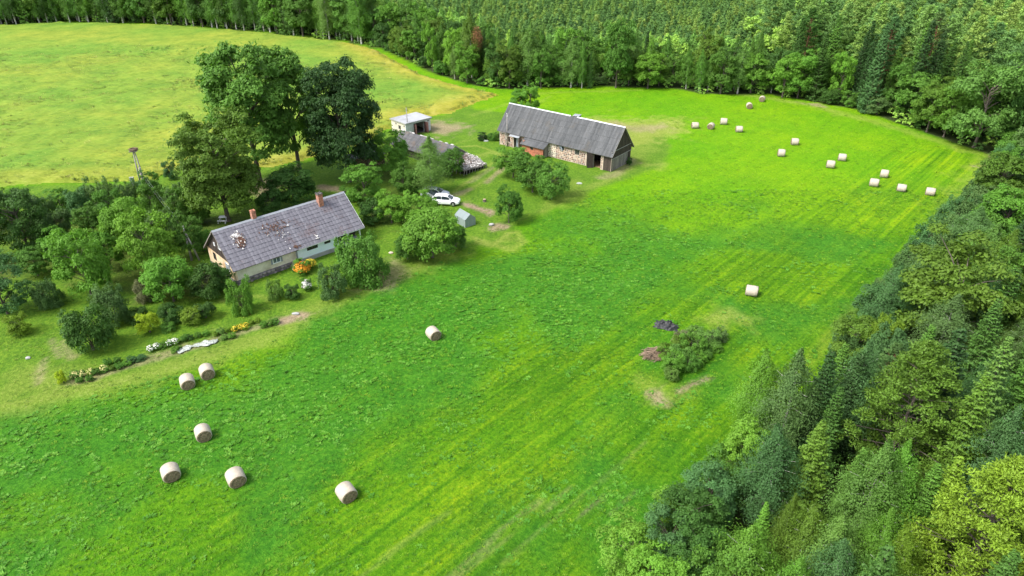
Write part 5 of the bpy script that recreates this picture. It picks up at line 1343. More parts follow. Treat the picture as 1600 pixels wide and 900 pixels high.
    # right end of the lean-to: door and boards
    planks(t, -p+.5, -.0, lambda y: .02, lambda y: az+(y+p)/p*1.0-.05, ax1-.04, .22, M['grey_wood'], 'y', name='lean_to_board')
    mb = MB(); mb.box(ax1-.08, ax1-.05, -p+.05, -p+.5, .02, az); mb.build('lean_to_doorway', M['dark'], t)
    mb = MB(); sheets(mb, ax0-.25, ax1+.35, -p-.3, az-.05, .35, az+1.05, .5, 1.1, rng=rg); mb.build('lean_to_roof', M['slate_barn'], t, stuff=True)
    mb = MB(); mb.prism([(ax0-.23, -p-.3, az-.14), (ax1+.33, -p-.3, az-.14), (ax1+.33, .3, az+.93), (ax0-.23, .3, az+.93)], (0, 0, .05)); mb.build('roof_deck', M['grey_wood'], t)
    mb = MB(); mb.tube([(ax1+.25, -.4, az+.75), (ax1+.4, .1, az+1.4), (ax1+.75, .5, az+1.75)], .06, 6); mb.build('flashing', M['zinc'], t)
    mb = MB(); mb.box(ax1, ax1+1.6, -.03, -.003, .1, 2.4); mb.build('plaster_patch', M['ochre'] if False else M['cream'], t)
    # main roof
    mb = MB(); sheets(mb, -og, L_+og, -ov, zo, Wd/2, hr, .36, 1.15, rng=rg, jit=.02); mb.build('roof_sheets', M['slate_barn'], t, stuff=True)
    mb = MB(); sheets(mb, -og, L_+og, Wd+ov, zo, Wd/2, hr, .36, 1.15, rng=rg, jit=.02); mb.build('roof_sheets', M['slate_barn'], t, stuff=True)
    mb = MB(); mb.prism([(-og+.02, -ov+.02, zo-.06), (-og+.02, Wd/2, hr-.06), (-og+.02, Wd+ov-.02, zo-.06), (-og+.02, Wd+ov-.02, zo-.12), (-og+.02, Wd/2, hr-.14), (-og+.02, -ov+.02, zo-.12)], (L_+2*og-.04, 0, 0)); mb.build('roof_deck', M['grey_wood'], t)
    mb = MB(); n = 18
    for i in range(n):
        if i in (10,): continue
        a = -og+(L_+2*og)*i/n; b = -og+(L_+2*og)*(i+1)/n+.04; e = rg.uniform(0, .02)
        mb.prism([(a, Wd/2-.13, hr-.05+e), (a, Wd/2, hr+.09+e), (a, Wd/2+.13, hr-.05+e), (a, Wd/2, hr+.06+e)], (b-a, 0, 0))
    mb.build('ridge_cap', M['zinc'], t)
    for y0, y1 in ((-ov, Wd/2), (Wd+ov, Wd/2)):
        mb = MB(); mb.prism([(L_+og, y0, zo-.12), (L_+og, y1, hr-.12), (L_+og, y1, hr+.03), (L_+og, y0, zo+.03)], (.03, 0, 0)); mb.build('barge_board', M['grey_wood'], t)
build_barn()

# ------------------------------------------------------------------ garage
def build_garage():
    t = thing('garage', 'flat roofed garage, walls in lit and shaded tones, open dark double doors', 'garage', (-20.1, 126.9, 0), radians(44))
    L_, Wd, h = 5.9, 4.6, 2.55
    mb = MB(); wall(mb, 0, L_, 0, h-.15, [(1.9, 4.3, 0, 2.1), (5.2, 5.5, 1.9, 2.1)], 0, .2); mb.build('front_wall', M['garage_shade_tone'], t)
    mb = MB(); wall(mb, .2, Wd, 0, h-.15, [(1.6, 2.3, 1.0, 1.75), (.3, .6, 1.75, 2.0), (2.9, 3.2, 1.75, 2.0)], 0, .2, 'y'); mb.build('side_wall', M['garage_lit_tone'], t, label='left side wall in a warm lit tone')
    mb = MB(); wall(mb, .2, Wd, 0, h-.15, [], L_-.2, .2, 'y'); mb.box(.2, L_-.2, Wd-.2, Wd, 0, h-.15); mb.build('back_wall', M['garage_lit_tone'], t)
    mb = MB(); mb.box(-.2, L_+.2, -.3, Wd+.2, h-.148, h+.02); rf = mb.build('flat_roof', M['roof_felt'], t)
    mb = MB(); mb.box(-.22, L_+.22, -.33, -.30, h-.17, h+.04); mb.box(-.23, -.2, -.3, Wd+.2, h-.17, h+.04); mb.box(L_+.2, L_+.23, -.3, Wd+.2, h-.17, h+.04); mb.build('roof_edge', M['concrete'], rf)
    mb = MB(); mb.box(.2, L_-.2, .2, Wd-.2, .0, .03); mb.build('floor', M['soot'], t)
    for x, s in ((1.9, -1), (4.3, 1)):
        mb = MB(); a = radians(100 if s < 0 else 80); w = 1.15
        for k in range(4): mb.prism([(x+cos(a)*w*k/4*1.0, -sin(a)*w*k/4-.02, .03), (x+cos(a)*w*(k+.95)/4, -sin(a)*w*(k+.95)/4-.02, .03), (x+cos(a)*w*(k+.95)/4, -sin(a)*w*(k+.95)/4-.02, 2.08), (x+cos(a)*w*k/4, -sin(a)*w*k/4-.02, 2.08)], (.04, 0, 0))
        mb.build('door_leaf', M['maroon'], t)
    window(t, 1.6, 2.3, 1.0, 1.75, 0, 'grey_wood', axis='y', pane='glass'); 
    for a in (.3, 2.9): window(t, a, a+.3, 1.75, 2.0, 0, 'grey_wood', axis='y', pane='glass', panes=(1, 1), fw=.04, name='vent')
    window(t, 5.2, 5.5, 1.9, 2.1, 0, 'grey_wood', pane='glass', panes=(1, 1), fw=.04, name='vent')
build_garage()

# ------------------------------------------------------------------ old shed with collapsed end roof
def build_shed():
    # ridge runs from near the garage towards the right front
    x0, y0 = gp(628, 203, 3.4); x1, y1 = gp(711, 228, 3.4)
    a = atan2(y1-y0, x1-x0); L_ = hypot(x1-x0, y1-y0); Wd = 5.0; hr = 3.4; he = 1.7
    ox, oy = x0+sin(a)*Wd/2, y0-cos(a)*Wd/2
    t = thing('old_shed', 'old grey shed half hidden by trees, its end roof collapsed into pale rubble', 'shed', (ox, oy, 0), a)
    rg = random.Random(9); sl = (hr-he)/(Wd/2)
    mb = MB(); sheets(mb, 0, L_, -.3, he-.2, Wd/2, hr, .5, .7, rng=rg, jit=.05); mb.build('roof_slates', M['slate_shed'], t, stuff=True)
    mb = MB(); sheets(mb, 0, L_, Wd+.3, he-.2, Wd/2, hr, .5, .7, rng=rg, jit=.05); mb.build('roof_slates', M['slate_shed'], t, stuff=True)
    mb = MB(); mb.prism([(.1, -.25, he-.26), (.1, Wd/2, hr-.06), (.1, Wd+.25, he-.26), (.1, Wd+.25, he-.32), (.1, Wd/2, hr-.13), (.1, -.25, he-.32)], (L_-.2, 0, 0)); mb.build('roof_deck', M['grey_wood'], t)
    mb = MB(); mb.box(.1, L_-.1, .1, .3, 0, he-.05); mb.box(.1, L_-.1, Wd-.3, Wd-.1, 0, he-.05); mb.box(.1, .3, .3, Wd-.3, 0, he); mb.build('wall', M['dark_wood'], t)
    planks(t, .05, Wd-.05, lambda y: .1, lambda y: he+sl*(Wd/2-abs(y-Wd/2))-.1, L_-.1, .24, M['grey_wood'], 'y', name='gable_board')
    mb = MB()
    for i in range(int(L_/.7)):
        if rg.random() < .35: continue
        mb.box(i*.7, i*.7+.6, Wd/2-.12, Wd/2+.1, hr+.03, hr+.09+rg.uniform(0, .04))
    mb.build('ridge_cap', M['debris_w'], t)
    # barge strips
    for y0_, y1_ in ((-.3, Wd/2), (Wd+.3, Wd/2)):
        mb = MB(); mb.prism([(L_, y0_, he-.25), (L_, y1_, hr-.05), (L_, y1_, hr+.08), (L_, y0_, he-.1)], (.04, 0, 0)); mb.build('barge_board', M['pole_wood'], t)
    # collapsed annex: sagging deck with broken slates and poles
    D = lambda u, v: (L_+.1+u*4.6, -.2+v*(Wd+.3), 1.75-.95*u-.18*sin(v*3.1)*u+.12*sin(u*7+v*4))
    mb = MB(); n1, n2 = 10, 9; vs = [D(i/n1, j/n2) for i in range(n1+1) for j in range(n2+1)]; vs += [(p[0], p[1], p[2]-.08) for p in vs]; o = (n1+1)*(n2+1); fs = []
    for i in range(n1):
        for j in range(n2): q = i*(n2+1)+j; fs += [(q, q+n2+1, q+n2+2, q+1), (o+q, o+q+1, o+q+n2+2, o+q+n2+1)]
    mb.add(vs, fs); ann = mb.build('collapsed_roof', M['grey_wood'], t)
    for nm, mat, n, lo in (('broken_slates', M['debris_w'], 760, .25), ('rusty_debris', M['rust'], 330, .0)):
        mb = MB()
        for i in range(n):
            u, v = (rg.betavariate(2.2, 1.2), rg.random()) if lo else (rg.betavariate(1.6, 2.2), rg.random()*.8)
            x, y, z = D(u, v); w = rg.uniform(.05, .16); z += .06+rg.uniform(0, .16); r_ = rg.uniform(0, 3)
            mb.prism([(x+cos(r_+k*pi/2)*w, y+sin(r_+k*pi/2)*w*.7, z+rg.uniform(-.05, .08)) for k in range(4)], (0, 0, .02))
        mb.build(nm, mat, ann, stuff=True)
    for i in range(9):
        u = 1.0; v = i/8; x, y, z = D(u, v); mb = MB(); mb.tube([(x-.1, y, 0), (x+rg.uniform(-.1, .1), y+rg.uniform(-.1, .1), z)], .05, 5); mb.build('prop_pole', M['pole_wood'], t)
    for i in range(5):
        x, y, z = D(i/5, 0); mb = MB(); mb.tube([(x, y, 0), (x+rg.uniform(-.1, .1), y, z)], .05, 5); mb.build('prop_pole', M['pole_wood'], t)
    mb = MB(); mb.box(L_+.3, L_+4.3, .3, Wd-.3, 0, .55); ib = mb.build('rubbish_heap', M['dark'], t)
build_shed()

# ------------------------------------------------------------------ roofed firewood stack
def build_wood():
    x0, y0 = gp(550, 266); x1, y1 = gp(588, 259); a = atan2(y1-y0, x1-x0); L_ = hypot(x1-x0, y1-y0)+1.5
    t = thing('firewood_stack', 'long wall of stacked split firewood under a narrow grey roof', 'firewood', (x0, y0, 0), a)
    rg = random.Random(10); mb = MB(); mb.box(.02, L_-.02, .25, 1.0, 0, 1.9); mb.build('stack_core', M['dark_wood'], t)
    mb = MB(); z = .05
    while z < 1.85:
        x = .03
        while x < L_-.1:
            r = rg.uniform(.07, .14); n = rg.choice((3, 4, 5)); r0 = rg.uniform(0, 3); d = rg.uniform(-.06, .1)
            mb.prism([(x+r+cos(r0+2*pi*k/n)*r, .12-d, z+r*.9+sin(r0+2*pi*k/n)*r*.85) for k in range(n)][::-1], (0, .25, 0)); x += r*1.95
        z += .17
    mb.build('logs', M['log_end'], t, stuff=True)
    mb = MB(); sheets(mb, -.3, L_+.3, -.35, 1.95, 1.3, 2.35, .6, .85, rng=rg); mb.build('roof_sheets', M['slate_barn'], t, stuff=True)
    for x in (0, L_/2, L_):
        mb = MB(); mb.box(x-.06, x+.06, -.05, .05, 0, 2.0); mb.build('post', M['grey_wood'], t)
build_wood()

# ------------------------------------------------------------------ greenhouse
def build_green():
    x0, y0 = gp(727, 356); t = thing('small_greenhouse', 'small grey gabled greenhouse peeping out beside the apple tree', 'greenhouse', (x0, y0, 0), radians(38))
    t.scale = (.78, .78, .85)
    Wd, L_, he, hr = 2.2, 3.2, 1.35, 2.1
    mb = MB(); mb.prism([(0, 0, 0), (Wd, 0, 0), (Wd, 0, he), (Wd/2, 0, hr), (0, 0, he)], (0, .02, 0)); e = mb.build('end_wall', M['poly'], t)
    mb = MB(); mb.prism([(0, L_, 0), (Wd, L_, 0), (Wd, L_, he), (Wd/2, L_, hr), (0, L_, he)], (0, .02, 0)); mb.build('end_wall', M['poly'], t)
    for x in (0, Wd-.02):
        mb = MB(); mb.box(x, x+.02, .02, L_, 0, he); mb.build('side_wall', M['poly'], t)
    for s in (0, 1):
        xa = -.06 if s == 0 else Wd+.06
        for k in range(3):
            mb = MB(); mb.prism([(xa, -.05+k*(L_+.1)/3+.01, he-.04), (Wd/2, -.05+k*(L_+.1)/3+.01, hr+.02), (Wd/2, -.05+(k+1)*(L_+.1)/3-.01, hr+.02), (xa, -.05+(k+1)*(L_+.1)/3-.01, he-.04)], (0, 0, .02)); mb.build('roof_panel', M['poly_roof'], t)
    mb = MB()
    for x in (0, Wd): mb.tube([(x, -.02, 0), (x, -.02, he)], .03, 5)
    for x in (0, Wd): mb.tube([(x, -.02, he), (Wd/2, -.02, hr)], .03, 5)
    mb.tube([(Wd/2, -.03, hr+.05), (Wd/2, L_+.03, hr+.05)], .035, 5); mb.tube([(Wd/2-.4, -.02, 0), (Wd/2-.4, -.02, 1.6)], .02, 4); mb.tube([(Wd/2+.4, -.02, 0), (Wd/2+.4, -.02, 1.6)], .02, 4); mb.tube([(Wd/2-.4, -.02, 1.6), (Wd/2+.4, -.02, 1.6)], .02, 4)
    mb.build('frame', M['zinc'], t)
build_green()

# ------------------------------------------------------------------ cars
def loft(mb, secs, cap=True):
    """secs: list of closed rings with equal point counts"""
    n = len(secs[0]); vs = [p for s in secs for p in s]; fs = []
    for i in range(len(secs)-1):
        for k in range(n): fs.append((i*n+k, i*n+(k+1) % n, (i+1)*n+(k+1) % n, (i+1)*n+k))
    if cap: fs += [tuple(range(n))[::-1], tuple((len(secs)-1)*n+k for k in range(n))]
    mb.add(vs, fs)
def build_car(paint, loc, rz, label, open_boot=False):
    t = thing('parked_car', label, 'car', loc, rz, 'cars parked on the grass behind the house')
    # x forward; ring: half width profile
    P = [(-2.12, .42, .80, .72), (-2.05, .32, .92, .82), (-1.55, .27, .98, .88), (-.7, .26, .97, .90), (.4, .26, .95, .90), (1.2, .26, .92, .89), (1.75, .28, .84, .86), (2.08, .34, .70, .76), (2.16, .42, .60, .62)]
    secs = []
    for x, z0, z1, w in P: secs.append([(x, -w*.92, z0), (x, w*.92, z0), (x, w, z0+.12), (x, w, z1-.22), (x, w*.90, z1-.04), (x, w*.6, z1+.02), (x, -w*.6, z1+.02), (x, -w*.90, z1-.04), (x, -w, z1-.22), (x, -w, z0+.12)])
    mb = MB(); loft(mb, secs); body = mb.build('body', M[paint], t, smooth=False, bevel=.03)
    C_ = [(-1.98, .92, .62, .95), (-1.55, .92, .70, 1.36), (-.9, .93, .74, 1.46), (.0, .93, .73, 1.45), (.45, .93, .70, 1.36), (1.15, .90, .66, .95)]
    rings = [[(x, -w, zb), (x, w, zb), (x, w*(.80 if zt > 1 else .98), zt-.05), (x, w*.6, zt), (x, -w*.6, zt), (x, -w*(.80 if zt > 1 else .98), zt-.05)] for x, zb, w, zt in C_]
    mb = MB(); loft(mb, rings); mb.build('windows', M['glass'], t)
    mb = MB(); top = [[(x, -w*.78, zt-.045), (x, w*.78, zt-.045), (x, w*.74, zt+.012), (x, w*.5, zt+.035), (x, -w*.5, zt+.035), (x, -w*.74, zt+.012)] for x, zb, w, zt in C_[1:5]]
    loft(mb, top); mb.build('roof', M[paint], t)
    mb = MB()
    for s in (-1, 1):
        mb.tube([(1.12, s*.66, .95), (.45, s*.555, 1.35)], .035, 4); mb.tube([(-.45, s*.72, .95), (-.45, s*.60, 1.42)], .035, 4); mb.tube([(-1.95, s*.62, .95), (-1.55, s*.57, 1.35)], .055, 4)
    mb.build('pillars', M[paint], t)
    for x in (-1.32, 1.32):
        for s in (-1, 1):
            mb = MB(); mb.tube([(x, s*.68, .32), (x, s*.70, .32), (x, s*.89, .32), (x, s*.905, .32)], [.27, .32, .32, .28], 16); w = mb.build('wheel', M['tyre'], t)
            mb = MB(); mb.tube([(x, s*.88, .32), (x, s*.915, .32)], [.21, .17], 10); mb.build('rim', M['rim'], w)
            mb = MB(); mb.tube([(x, s*.60, .40), (x, s*(.902 if x < 0 else .90), .40)], .375, 16); mb.build('wheel_arch', M['tyre'], t)
    for s in (-1, 1):
        mb = MB(); mb.prism([(1.9, s*.52, .56), (1.9, s*.76, .54), (1.86, s*.78, .70), (1.95, s*.5, .70)], (.17, -s*.03, 0)); mb.build('headlight', M['lamp'], t)
        mb = MB(); mb.box(-2.14, -1.98, *sorted((s*.5, s*.80)), .62, .80); mb.build('tail_light', M['red_lamp'], t)
        mb = MB(); mb.box(.75, .95, *sorted((s*.72, s*.90)), .93, 1.05); mb.build('wing_mirror', M[paint], t)
    if open_boot:
        mb = MB(); mb.prism([(-1.56, -.55, 1.40), (-1.56, .55, 1.40), (-2.35, .58, 1.86), (-2.35, -.58, 1.86)], (.02, 0, .05)); mb.build('boot_lid', M['glass'], t, label='raised dark boot lid')
    return t
x, y = gp(699, 321); build_car('car_white', (x-.3, y+.6, 0), radians(-8), 'white hatchback with dark open boot lid parked beside the apple tree', True)
x, y = gp(679, 311); build_car('car_silver', (x, y+.9, 0), radians(-12), 'silver estate car parked behind the white car')
# a red coat of luggage on the grass between them
x, y = gp(683, 313); t = thing('red_bag', 'dark red bag standing between the two parked cars', 'bag', (x+.1, y+.25, 0), .3)
mb = MB(); mb.box(-.3, .3, -.22, .22, 0, .75); mb.build('bag_body', M['red_cloth'], t, bevel=.09)
mb = MB(); mb.tube([(-.15, 0, .73), (-.1, 0, .92), (.1, 0, .92), (.15, 0, .73)], .02, 5); mb.build('handle', M['soot'], t)

# ------------------------------------------------------------------ tractor behind the barn
def build_tractor():
    x, y = gp(908, 180, 2.6); t = thing('grey_tractor', 'old greyish blue tractor with glazed cab parked behind the barn', 'tractor', (x, y, 0), radians(-25))
    mb = MB(); loft(mb, [[(x_, -w, z0), (x_, w, z0), (x_, w, z1-.1), (x_, w*.6, z1), (x_, -w*.6, z1), (x_, -w, z1-.1)] for x_, w, z0, z1 in ((-.2, .36, .8, 1.65), (.8, .34, .8, 1.6), (1.75, .30, .8, 1.5), (1.9, .26, .85, 1.4))]); mb.build('bonnet', M['metal_blue'], t)
    mb = MB(); mb.box(-1.3, 1.6, -.22, .22, .55, .95); mb.build('chassis', M['soot'], t)
    mb = MB(); loft(mb, [[(-1.45, -.62, z), (-.15, -.62, z), (-.15, .62, z), (-1.45, .62, z)] for z in (1.0, 1.6)]); mb.build('cab_base', M['metal_blue'], t)
    mb = MB(); loft(mb, [[(-1.40, -.58, 1.6), (-.2, -.58, 1.6), (-.2, .58, 1.6), (-1.40, .58, 1.6)], [(-1.33, -.54, 2.4), (-.32, -.54, 2.4), (-.32, .54, 2.4), (-1.33, .54, 2.4)]]); mb.build('cab_glass', M['glass'], t)
    mb = MB()
    for sx, tx in ((-1.42, -1.35), (-.18, -.30)):
        for s in (-1, 1): mb.tube([(sx, s*.6, 1.6), (tx, s*.56, 2.42)], .045, 4)
    mb.build('cab_posts', M['zinc'], t)
    mb = MB(); mb.box(-1.5, -.15, -.68, .68, 2.42, 2.56); mb.build('cab_roof', M['zinc'], t, bevel=.05)
    for x_, r, w, yy in ((-1.0, .80, .4, .62), (1.35, .48, .26, .58)):
        for s in (-1, 1):
            mb = MB(); mb.tube([(x_, s*yy, r), (x_, s*(yy+.03), r), (x_, s*(yy+w-.03), r), (x_, s*(yy+w), r)], [r*.85, r, r, r*.85], 16); wv = mb.build('wheel', M['tyre'], t)
            mb = MB(); mb.tube([(x_, s*(yy+w-.02), r), (x_, s*(yy+w+.015), r)], [r*.55, r*.45], 10); mb.build('rim', M['rim'], wv)
    mb = MB(); mb.tube([(.9, .2, 1.6), (.9, .2, 2.3)], .04, 6); mb.build('exhaust', M['soot'], t)
build_tractor()

# ------------------------------------------------------------------ poles
def pole(x, y, h, label, arms=True, kind='power_pole', r=.11, lean=0):
    t = thing(kind, label, 'pole', (x, y, 0), R.uniform(-.3, .3)); mb = MB(); mb.tube([(0, 0, -.2), (lean*.5, 0, h*.5), (lean, 0, h)], [r, r*.9, r*.7], 8); mb.build('post', M['pole_wood'], t, True)
    if arms:
        for z, s in ((h-.25, 1), (h-.6, -1)):
            mb = MB(); mb.tube([(lean, 0, z), (lean, s*.22, z), (lean, s*.22, z+.14)], .02, 4); hk = mb.build('insulator_hook', M['soot'], t)
            mb = MB(); mb.tube([(lean, s*.22, z+.1), (lean, s*.22, z+.16), (lean, s*.22, z+.24)], [.05, .06, .03], 6); mb.build('insulator', M['white_trim'], t)
    return t
bx, by = gp(228, 300); hP2 = top_z(by, 262); pole(bx, by, hP2, 'shorter power pole beside the stork nest poles', r=.13)
bx0, by0 = gp(225, 293); hs = top_z(by0, 236)
t = thing('stork_nest_pole', 'tall double post carrying a stork nest platform beside the crop field', 'nest pole', (bx0, by0, 0), .2)
for o_ in (-.25, .25):
    mb = MB(); mb.tube([(o_*1.6, 0, -.2), (o_*.4, 0, hs)], [.13, .09], 8); mb.build('post', M['pole_wood'], t, True)
mb = MB(); mb.box(-.55, .55, -.55, .55, hs, hs+.08); mb.build('platform', M['grey_wood'], t)
mb = MB(); rg = random.Random(12)
for i in range(150):
    a = rg.uniform(0, 6.28); r_ = .5*sqrt(rg.random())+.12; z = hs+.1+rg.uniform(0, .32); d = a+1.57+rg.uniform(-.5, .5); l = rg.uniform(.2, .4)
    mb.tube([(cos(a)*r_-cos(d)*l, sin(a)*r_-sin(d)*l, z), (cos(a)*r_+cos(d)*l, sin(a)*r_+sin(d)*l, z+rg.uniform(-.05, .05))], .018, 3)
mb.build('nest_twigs', M['dry_branch'], t, stuff=True)
# utility cabinet
bx1, by1 = gp(209, 290); t = thing('utility_cabinet', 'small pale grey utility cabinet left of the stork nest pole', 'cabinet', (bx1, by1, 0), .1)
mb = MB(); mb.box(-.28, .28, -.16, .16, .3, 1.35); mb.build('cabinet_box', M['zinc'], t, bevel=.02); mb = MB(); mb.box(-.31, .31, -.19, .19, 1.35, 1.41); mb.build('lid', M['concrete'], t)
mb = MB(); mb.box(-.25, .25, -.13, .13, -.1, .3); mb.build('foot', M['concrete'], t); mb = MB(); mb.box(-.24, .24, -.175, -.16, .36, 1.3); mb.build('door', M['metal_blue'], t)
# two legged power pole by the house
hx, hy = gp(300, 407); hh = top_z(hy, 352)
t = thing('power_pole', 'two legged concrete grey power pole left of the farmhouse', 'pole', (hx, hy, 0), .4)
mb = MB(); mb.tube([(0, 0, -.2), (0, 0, hh)], [.14, .10], 8); mb.build('post', M['pole_wood'], t, True); mb = MB(); mb.tube([(.9, -.3, -.2), (.05, 0, hh-.8)], [.12, .09], 8); mb.build('strut', M['pole_wood'], t, True)
for s, z in ((1, hh-.2), (-1, hh-.5)):
    mb = MB(); mb.tube([(0, 0, z), (0, s*.25, z), (0, s*.25, z+.15)], .02, 4); mb.build('insulator_hook', M['soot'], t)
    mb = MB(); mb.tube([(0, s*.25, z+.1), (0, s*.25, z+.17), (0, s*.25, z+.25)], [.05, .07, .03], 6); mb.build('insulator', M['white_trim'], t)
for s, lb in ((.22, 'upper overhead wire running from the two legged pole to the field'), (-.22, 'lower overhead wire running from the two legged pole to the field')):
    mb = MB(); n = 14; pts = [(hx+(bx-hx)*i/n, hy+s+(by-hy)*i/n, hh-.1*(1-s)+(hP2-hh)*i/n-1.1*4*(i/n)*(1-i/n)*.6) for i in range(n+1)]
    mb.tube(pts, .008, 4); o = mb.build('overhead_wire', M['zinc']); tag(o, lb, 'wire', group='overhead wires by the farmhouse')
bx, by = gp(638, 212); pole(bx, by, top_z(by, 168), 'thin pole standing in front of the garage corner', False, r=.10)
bx, by = gp(792.5, 229); pole(bx, by, top_z(by, 177), 'power pole in front of the left end of the barn', True, r=.10)
# wooden frame at the barn's left corner
bx, by = gp(781, 224); t = thing('wooden_frame', 'thin wooden post frame against the left corner of the barn', 'frame', (bx, by-1.0, 0), radians(-38))
for x_ in (0, 1.4):
    mb = MB(); mb.tube([(x_, 0, 0), (x_, 0, 2.5)], .05, 5); mb.build('post', M['pole_wood'], t)
mb = MB(); mb.tube([(-.1, 0, 2.5), (1.5, 0, 2.5)], .045, 5); mb.build('rail', M['pole_wood'], t)

# ------------------------------------------------------------------ small yard things
bx, by = gp(350, 346); t = thing('garden_table', 'small white garden table with bench under the rounded tree', 'table', (bx, by, 0), .1)
mb = MB(); mb.box(-.55, .55, -.35, .35, .70, .75); mb.build('tabletop', M['white_trim'], t)
for a, b in ((-.45, -.25), (.45, -.25), (-.45, .25), (.45, .25)):
    mb = MB(); mb.box(a-.03, a+.03, b-.03, b+.03, 0, .70); mb.build('leg', M['white_trim'], t)
mb = MB(); mb.box(-.6, .6, -.85, -.6, .40, .44)
for a in (-.5, .5): mb.box(a-.03, a+.03, -.82, -.63, 0, .40)
o = mb.build('garden_bench', M['white_trim']); o.location = (bx, by, 0); tag(o, 'low white bench beside the small white garden table', 'bench')

def heap(name, label, cat, px, py, w, mat, n, seed, hgt=.6, ln=1.0):
    x, y = gp(px, py); t = thing(name, label, cat, (x, y, 0)); rg = random.Random(seed); mb = MB()
    for i in range(n):
        a = rg.uniform(0, 6.28); q = w*sqrt(rg.random()); z = hgt*(1-(q/w)**1.5)*rg.uniform(.4, 1)+.04; d = rg.uniform(-.7, .9); l = ln*rg.uniform(.4, 1)
        mb.tube([(cos(a)*q-cos(d)*l, sin(a)*q*.8-sin(d)*l, z+rg.uniform(-.1, .1)), (cos(a)*q, sin(a)*q*.8, z+.05), (cos(a)*q+cos(d)*l, sin(a)*q*.8+sin(d)*l, z+rg.uniform(-.15, .1))], rg.uniform(.015, .04), 3)
    mb.build('branches', mat, t, stuff=True); return t
heap('brushwood_pile', 'pile of dry brown branches at the left foot of the overgrown heap', 'brushwood', 1026, 555, 1.15, M['dry_branch'], 260, 20, .7, .9)
x, y = gp(1041, 510); mb = MB(); rg = random.Random(21); n1, n2 = 18, 14; vs = []; fs = []
for i in range(n1+1):
    for j in range(n2+1):
        u, v = i/n1*2-1, j/n2*2-1; rr_ = sqrt(u*u+v*v); e = max(0, 1-rr_**2.2)
        vs.append((u*1.25*(1+.08*sin(v*7)), v*.75*(1+.1*sin(u*6)), e*.50*(1+.55*sin(u*9+v*5)*cos(v*8)+.25*sin(u*17-v*9))+rg.uniform(0, .05)*e+.03))
for i in range(n1):
    for j in range(n2): q = i*(n2+1)+j; fs.append((q, q+n2+1, q+n2+2, q+1))
mb.add(vs, fs); o = mb.build('plastic_sheet', M['black_plastic']); o.location = (x, y, 0); o.rotation_euler = (0, 0, -.35); tag(o, 'crumpled black plastic sheet on the grass by the overgrown heap', 'plastic sheet')
# white fleece over the bed
x, y = gp(309, 541); mb = MB(); vs = []; fs = []; n1, n2 = 30, 8; rg = random.Random(22)
for i in range(n1+1):
    for j in range(n2+1):
        u, v = i/n1, j/n2; vs.append(((u-.5)*3.9, (v-.5)*(.75+.32*sin(u*11)+.2*sin(u*29))+.14*sin(u*5), .06+.16*abs(sin(u*23+v*5))*sin(pi*v)+rg.uniform(0, .09)))
for i in range(n1):
    for j in range(n2): q = i*(n2+1)+j; fs.append((q, q+n2+1, q+n2+2, q+1))
mb.add(vs, fs); o = mb.build('garden_fleece', M['fleece']); o.location = (x, y, 0); o.rotation_euler = (0, 0, radians(33)); tag(o, 'crumpled white fleece covering part of the vegetable bed', 'fleece')

def rock(name, label, cat, px, py, s, mat, seed, n=1, spread=0):
    x, y = gp(px, py); rg = random.Random(seed); mb = MB()
    bm = bmesh.new(); bmesh.ops.create_icosphere(bm, subdivisions=2, radius=1)
    for v in bm.verts: v.co *= rg.uniform(.85, 1.1); v.co.x *= s[0]; v.co.y *= s[1]; v.co.z = v.co.z*s[2]+s[2]*.5
    me = bpy.data.meshes.new(name); bm.to_mesh(me); bm.free(); me.materials.append(mat)
    o = link(bpy.data.objects.new(name, me)); o.location = (x, y, 0); tag(o, label, cat); return o
rock('boulder', 'small grey stone on the lawn at the far lower left', 'boulder', 44, 560, (.26, .2, .13), M['concrete'], 1)
rock('boulder', 'grey stone lying at the upper end of the vegetable bed', 'boulder', 462, 491, (.45, .2, .15), M['concrete'], 2)
rock('boulder', 'small brownish stone on the grass right of the house bush', 'boulder', 611, 396, (.3, .25, .16), M['mortar'], 3)
rock('boulder', 'grey stone at the foot of the lone round tree', 'boulder', 768, 352, (.4, .3, .22), M['concrete'], 4)
rock('boulder', 'pale stone in front of the shrub left of the barn', 'boulder', 759, 221, (.5, .3, .2), M['fleece'], 5)
rock('boulder', 'pale flat stone on the grass in front of the barn bushes', 'boulder', 905, 287, (.5, .35, .12), M['fleece'], 6)
x, y = gp(757, 315); t = thing('tree_stump', 'dark cut stump on the grass above the bare soil patch', 'stump', (x, y, 0)); mb = MB(); mb.tube([(0, 0, -.05), (0, 0, .1), (0, 0, .38)], [.34, .26, .24], 10); mb.build('trunk', M['bark'], t); mb = MB(); mb.tube([(0, 0, .38), (0, 0, .40)], .22, 10); mb.build('cut_face', M['log_end'], t)

# flowering plants
def flower_mat(nm, col): return mat_plain(nm, col, .7, .15, 4, bump=0, rnd=.35)
M['orange_f'] = flower_mat('orange_petals', (.72, .30, .02)); M['yellow_f'] = flower_mat('yellow_petals', (.68, .52, .04)); M['white_f'] = flower_mat('white_petals', (.75, .75, .66)); M['pale_f'] = flower_mat('pale_yellow_petals', (.62, .58, .22))
def flowers(bush, h, r, mat, n, size, seed):
    rg = np.random.default_rng(seed); d = rdir(n, rg, .0); p = d*np.array([r, r, h*.62])*rg.uniform(.8, 1.05, n)[:, None]+np.array([0, 0, h*.42])
    K = kites(p, d+rg.normal(size=(n, 3))*.3, size, size*.9, None, seed, 1)
    sx, sz = bush.scale[0], bush.scale[2]
    me = leaf_mesh('blossoms', K/np.array([sx, sx, sz]), rg.random(n), mat); o = link(bpy.data.objects.new('blossoms', me), bush); return o
b = at_base('bush', 473, 427, 405, 26, 'fresh', 'bush full of orange flowers in front of the shade-blued white wall', lean=0); flowers(b, 1.5, 1.05, M['orange_f'], 520, .17, 1)
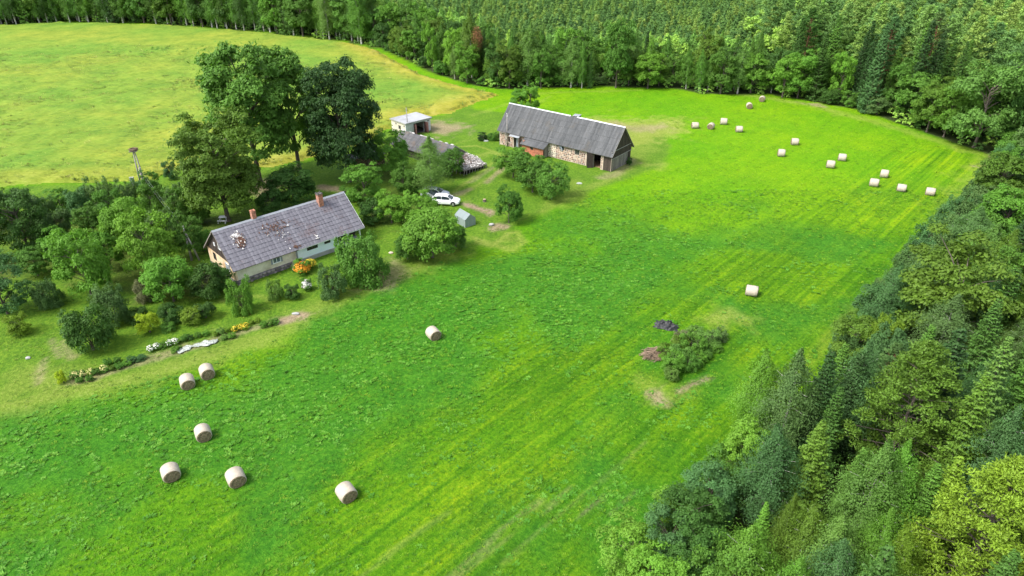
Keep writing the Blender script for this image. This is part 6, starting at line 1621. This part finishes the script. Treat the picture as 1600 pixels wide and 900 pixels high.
b = at_base('bush', 485, 419, 403, 18, 'yellow', 'yellow flowering bush right beside the orange one', lean=0); flowers(b, 1.2, .8, M['yellow_f'], 380, .15, 2)
b = at_base('bush', 462, 424, 410, 10, 'grey', 'small whitish bush left of the orange flowers', lean=0); flowers(b, 1.0, .4, M['white_f'], 90, .10, 3)
b = at_base('bush', 480, 453, 434, 18, 'mid', 'white flowering bush like a round bouquet on the lawn', lean=0); flowers(b, 1.3, .62, M['white_f'], 420, .17, 4)
# vegetable bed: countable clumps along the strip
BED = [(118,590,'pale','pale_f','pale yellow flower clump'),(130,588,'mid','pale_f','yellow flowering clump'),(142,585,'yellow','pale_f','yellowish vegetable clump'),(152,584,'mid',None,'green vegetable clump'),(163,580,'mid','pale_f','mixed flower clump'),
       (176,578,'olive',None,'olive vegetable clump'),(188,575,'mid',None,'green vegetable clump'),(198,570,'fresh',None,'fresh green clump'),(206,566,'blue',None,'blue green cabbage'),(214,564,'blue',None,'blue green cabbage'),(222,561,'blue',None,'blue green cabbage'),
       (237,548,'mid','white_f','white flowering clump'),(246,545,'mid','white_f','white flowering clump'),(256,543,'mid',None,'green clump'),(266,540,'mid','white_f','white flowering clump'),(274,537,'fresh','white_f','white flowering clump'),
       (280,546,'pale',None,'pale green clump'),(275,550,'fresh',None,'low green clump'),(288,532,'mid',None,'green clump'),(298,530,'dark',None,'dark green clump'),(310,527,'mid',None,'green clump'),(322,524,'fresh',None,'fresh green clump'),
       (338,524,'yellow',None,'yellowish clump'),(347,521,'pale',None,'pale clump'),(356,519,'yellow',None,'yellowish clump'),(368,518,'yellow','yellow_f','yellow flowering clump'),(376,515,'yellow','yellow_f','yellow flowering clump'),(384,513,'yellow','yellow_f','yellow flowering clump'),
       (393,506,'yellow',None,'yellow green clump'),(402,504,'yellow',None,'yellow green clump'),(350,530,'pale',None,'pale low clump'),(362,528,'fresh',None,'low clump'),(412,511,'fresh',None,'fresh clump'),(422,508,'fresh',None,'fresh clump'),(430,505,'mid',None,'green clump'),
       (170,570,'mid',None,'green clump'),(184,566,'mid',None,'green clump'),(124,597,'mid',None,'low green clump'),(140,595,'mid',None,'low green clump')]
BED.sort()
for i, (px, py, ti, fl, w) in enumerate(BED):
    x, y = gp(px, py); b = plant('bush', x, y, R.uniform(.45, .75), R.uniform(.35, .55), ti, f'{w} in the long vegetable bed, {ordw(i)} from the left end', 'plants of the long vegetable bed'); b.name = 'garden_plant'; b['category'] = 'plant'
    if fl: flowers(b, .65, .42, M[fl], 90, .12, 50+i)
print('objects', len(bpy.data.objects))
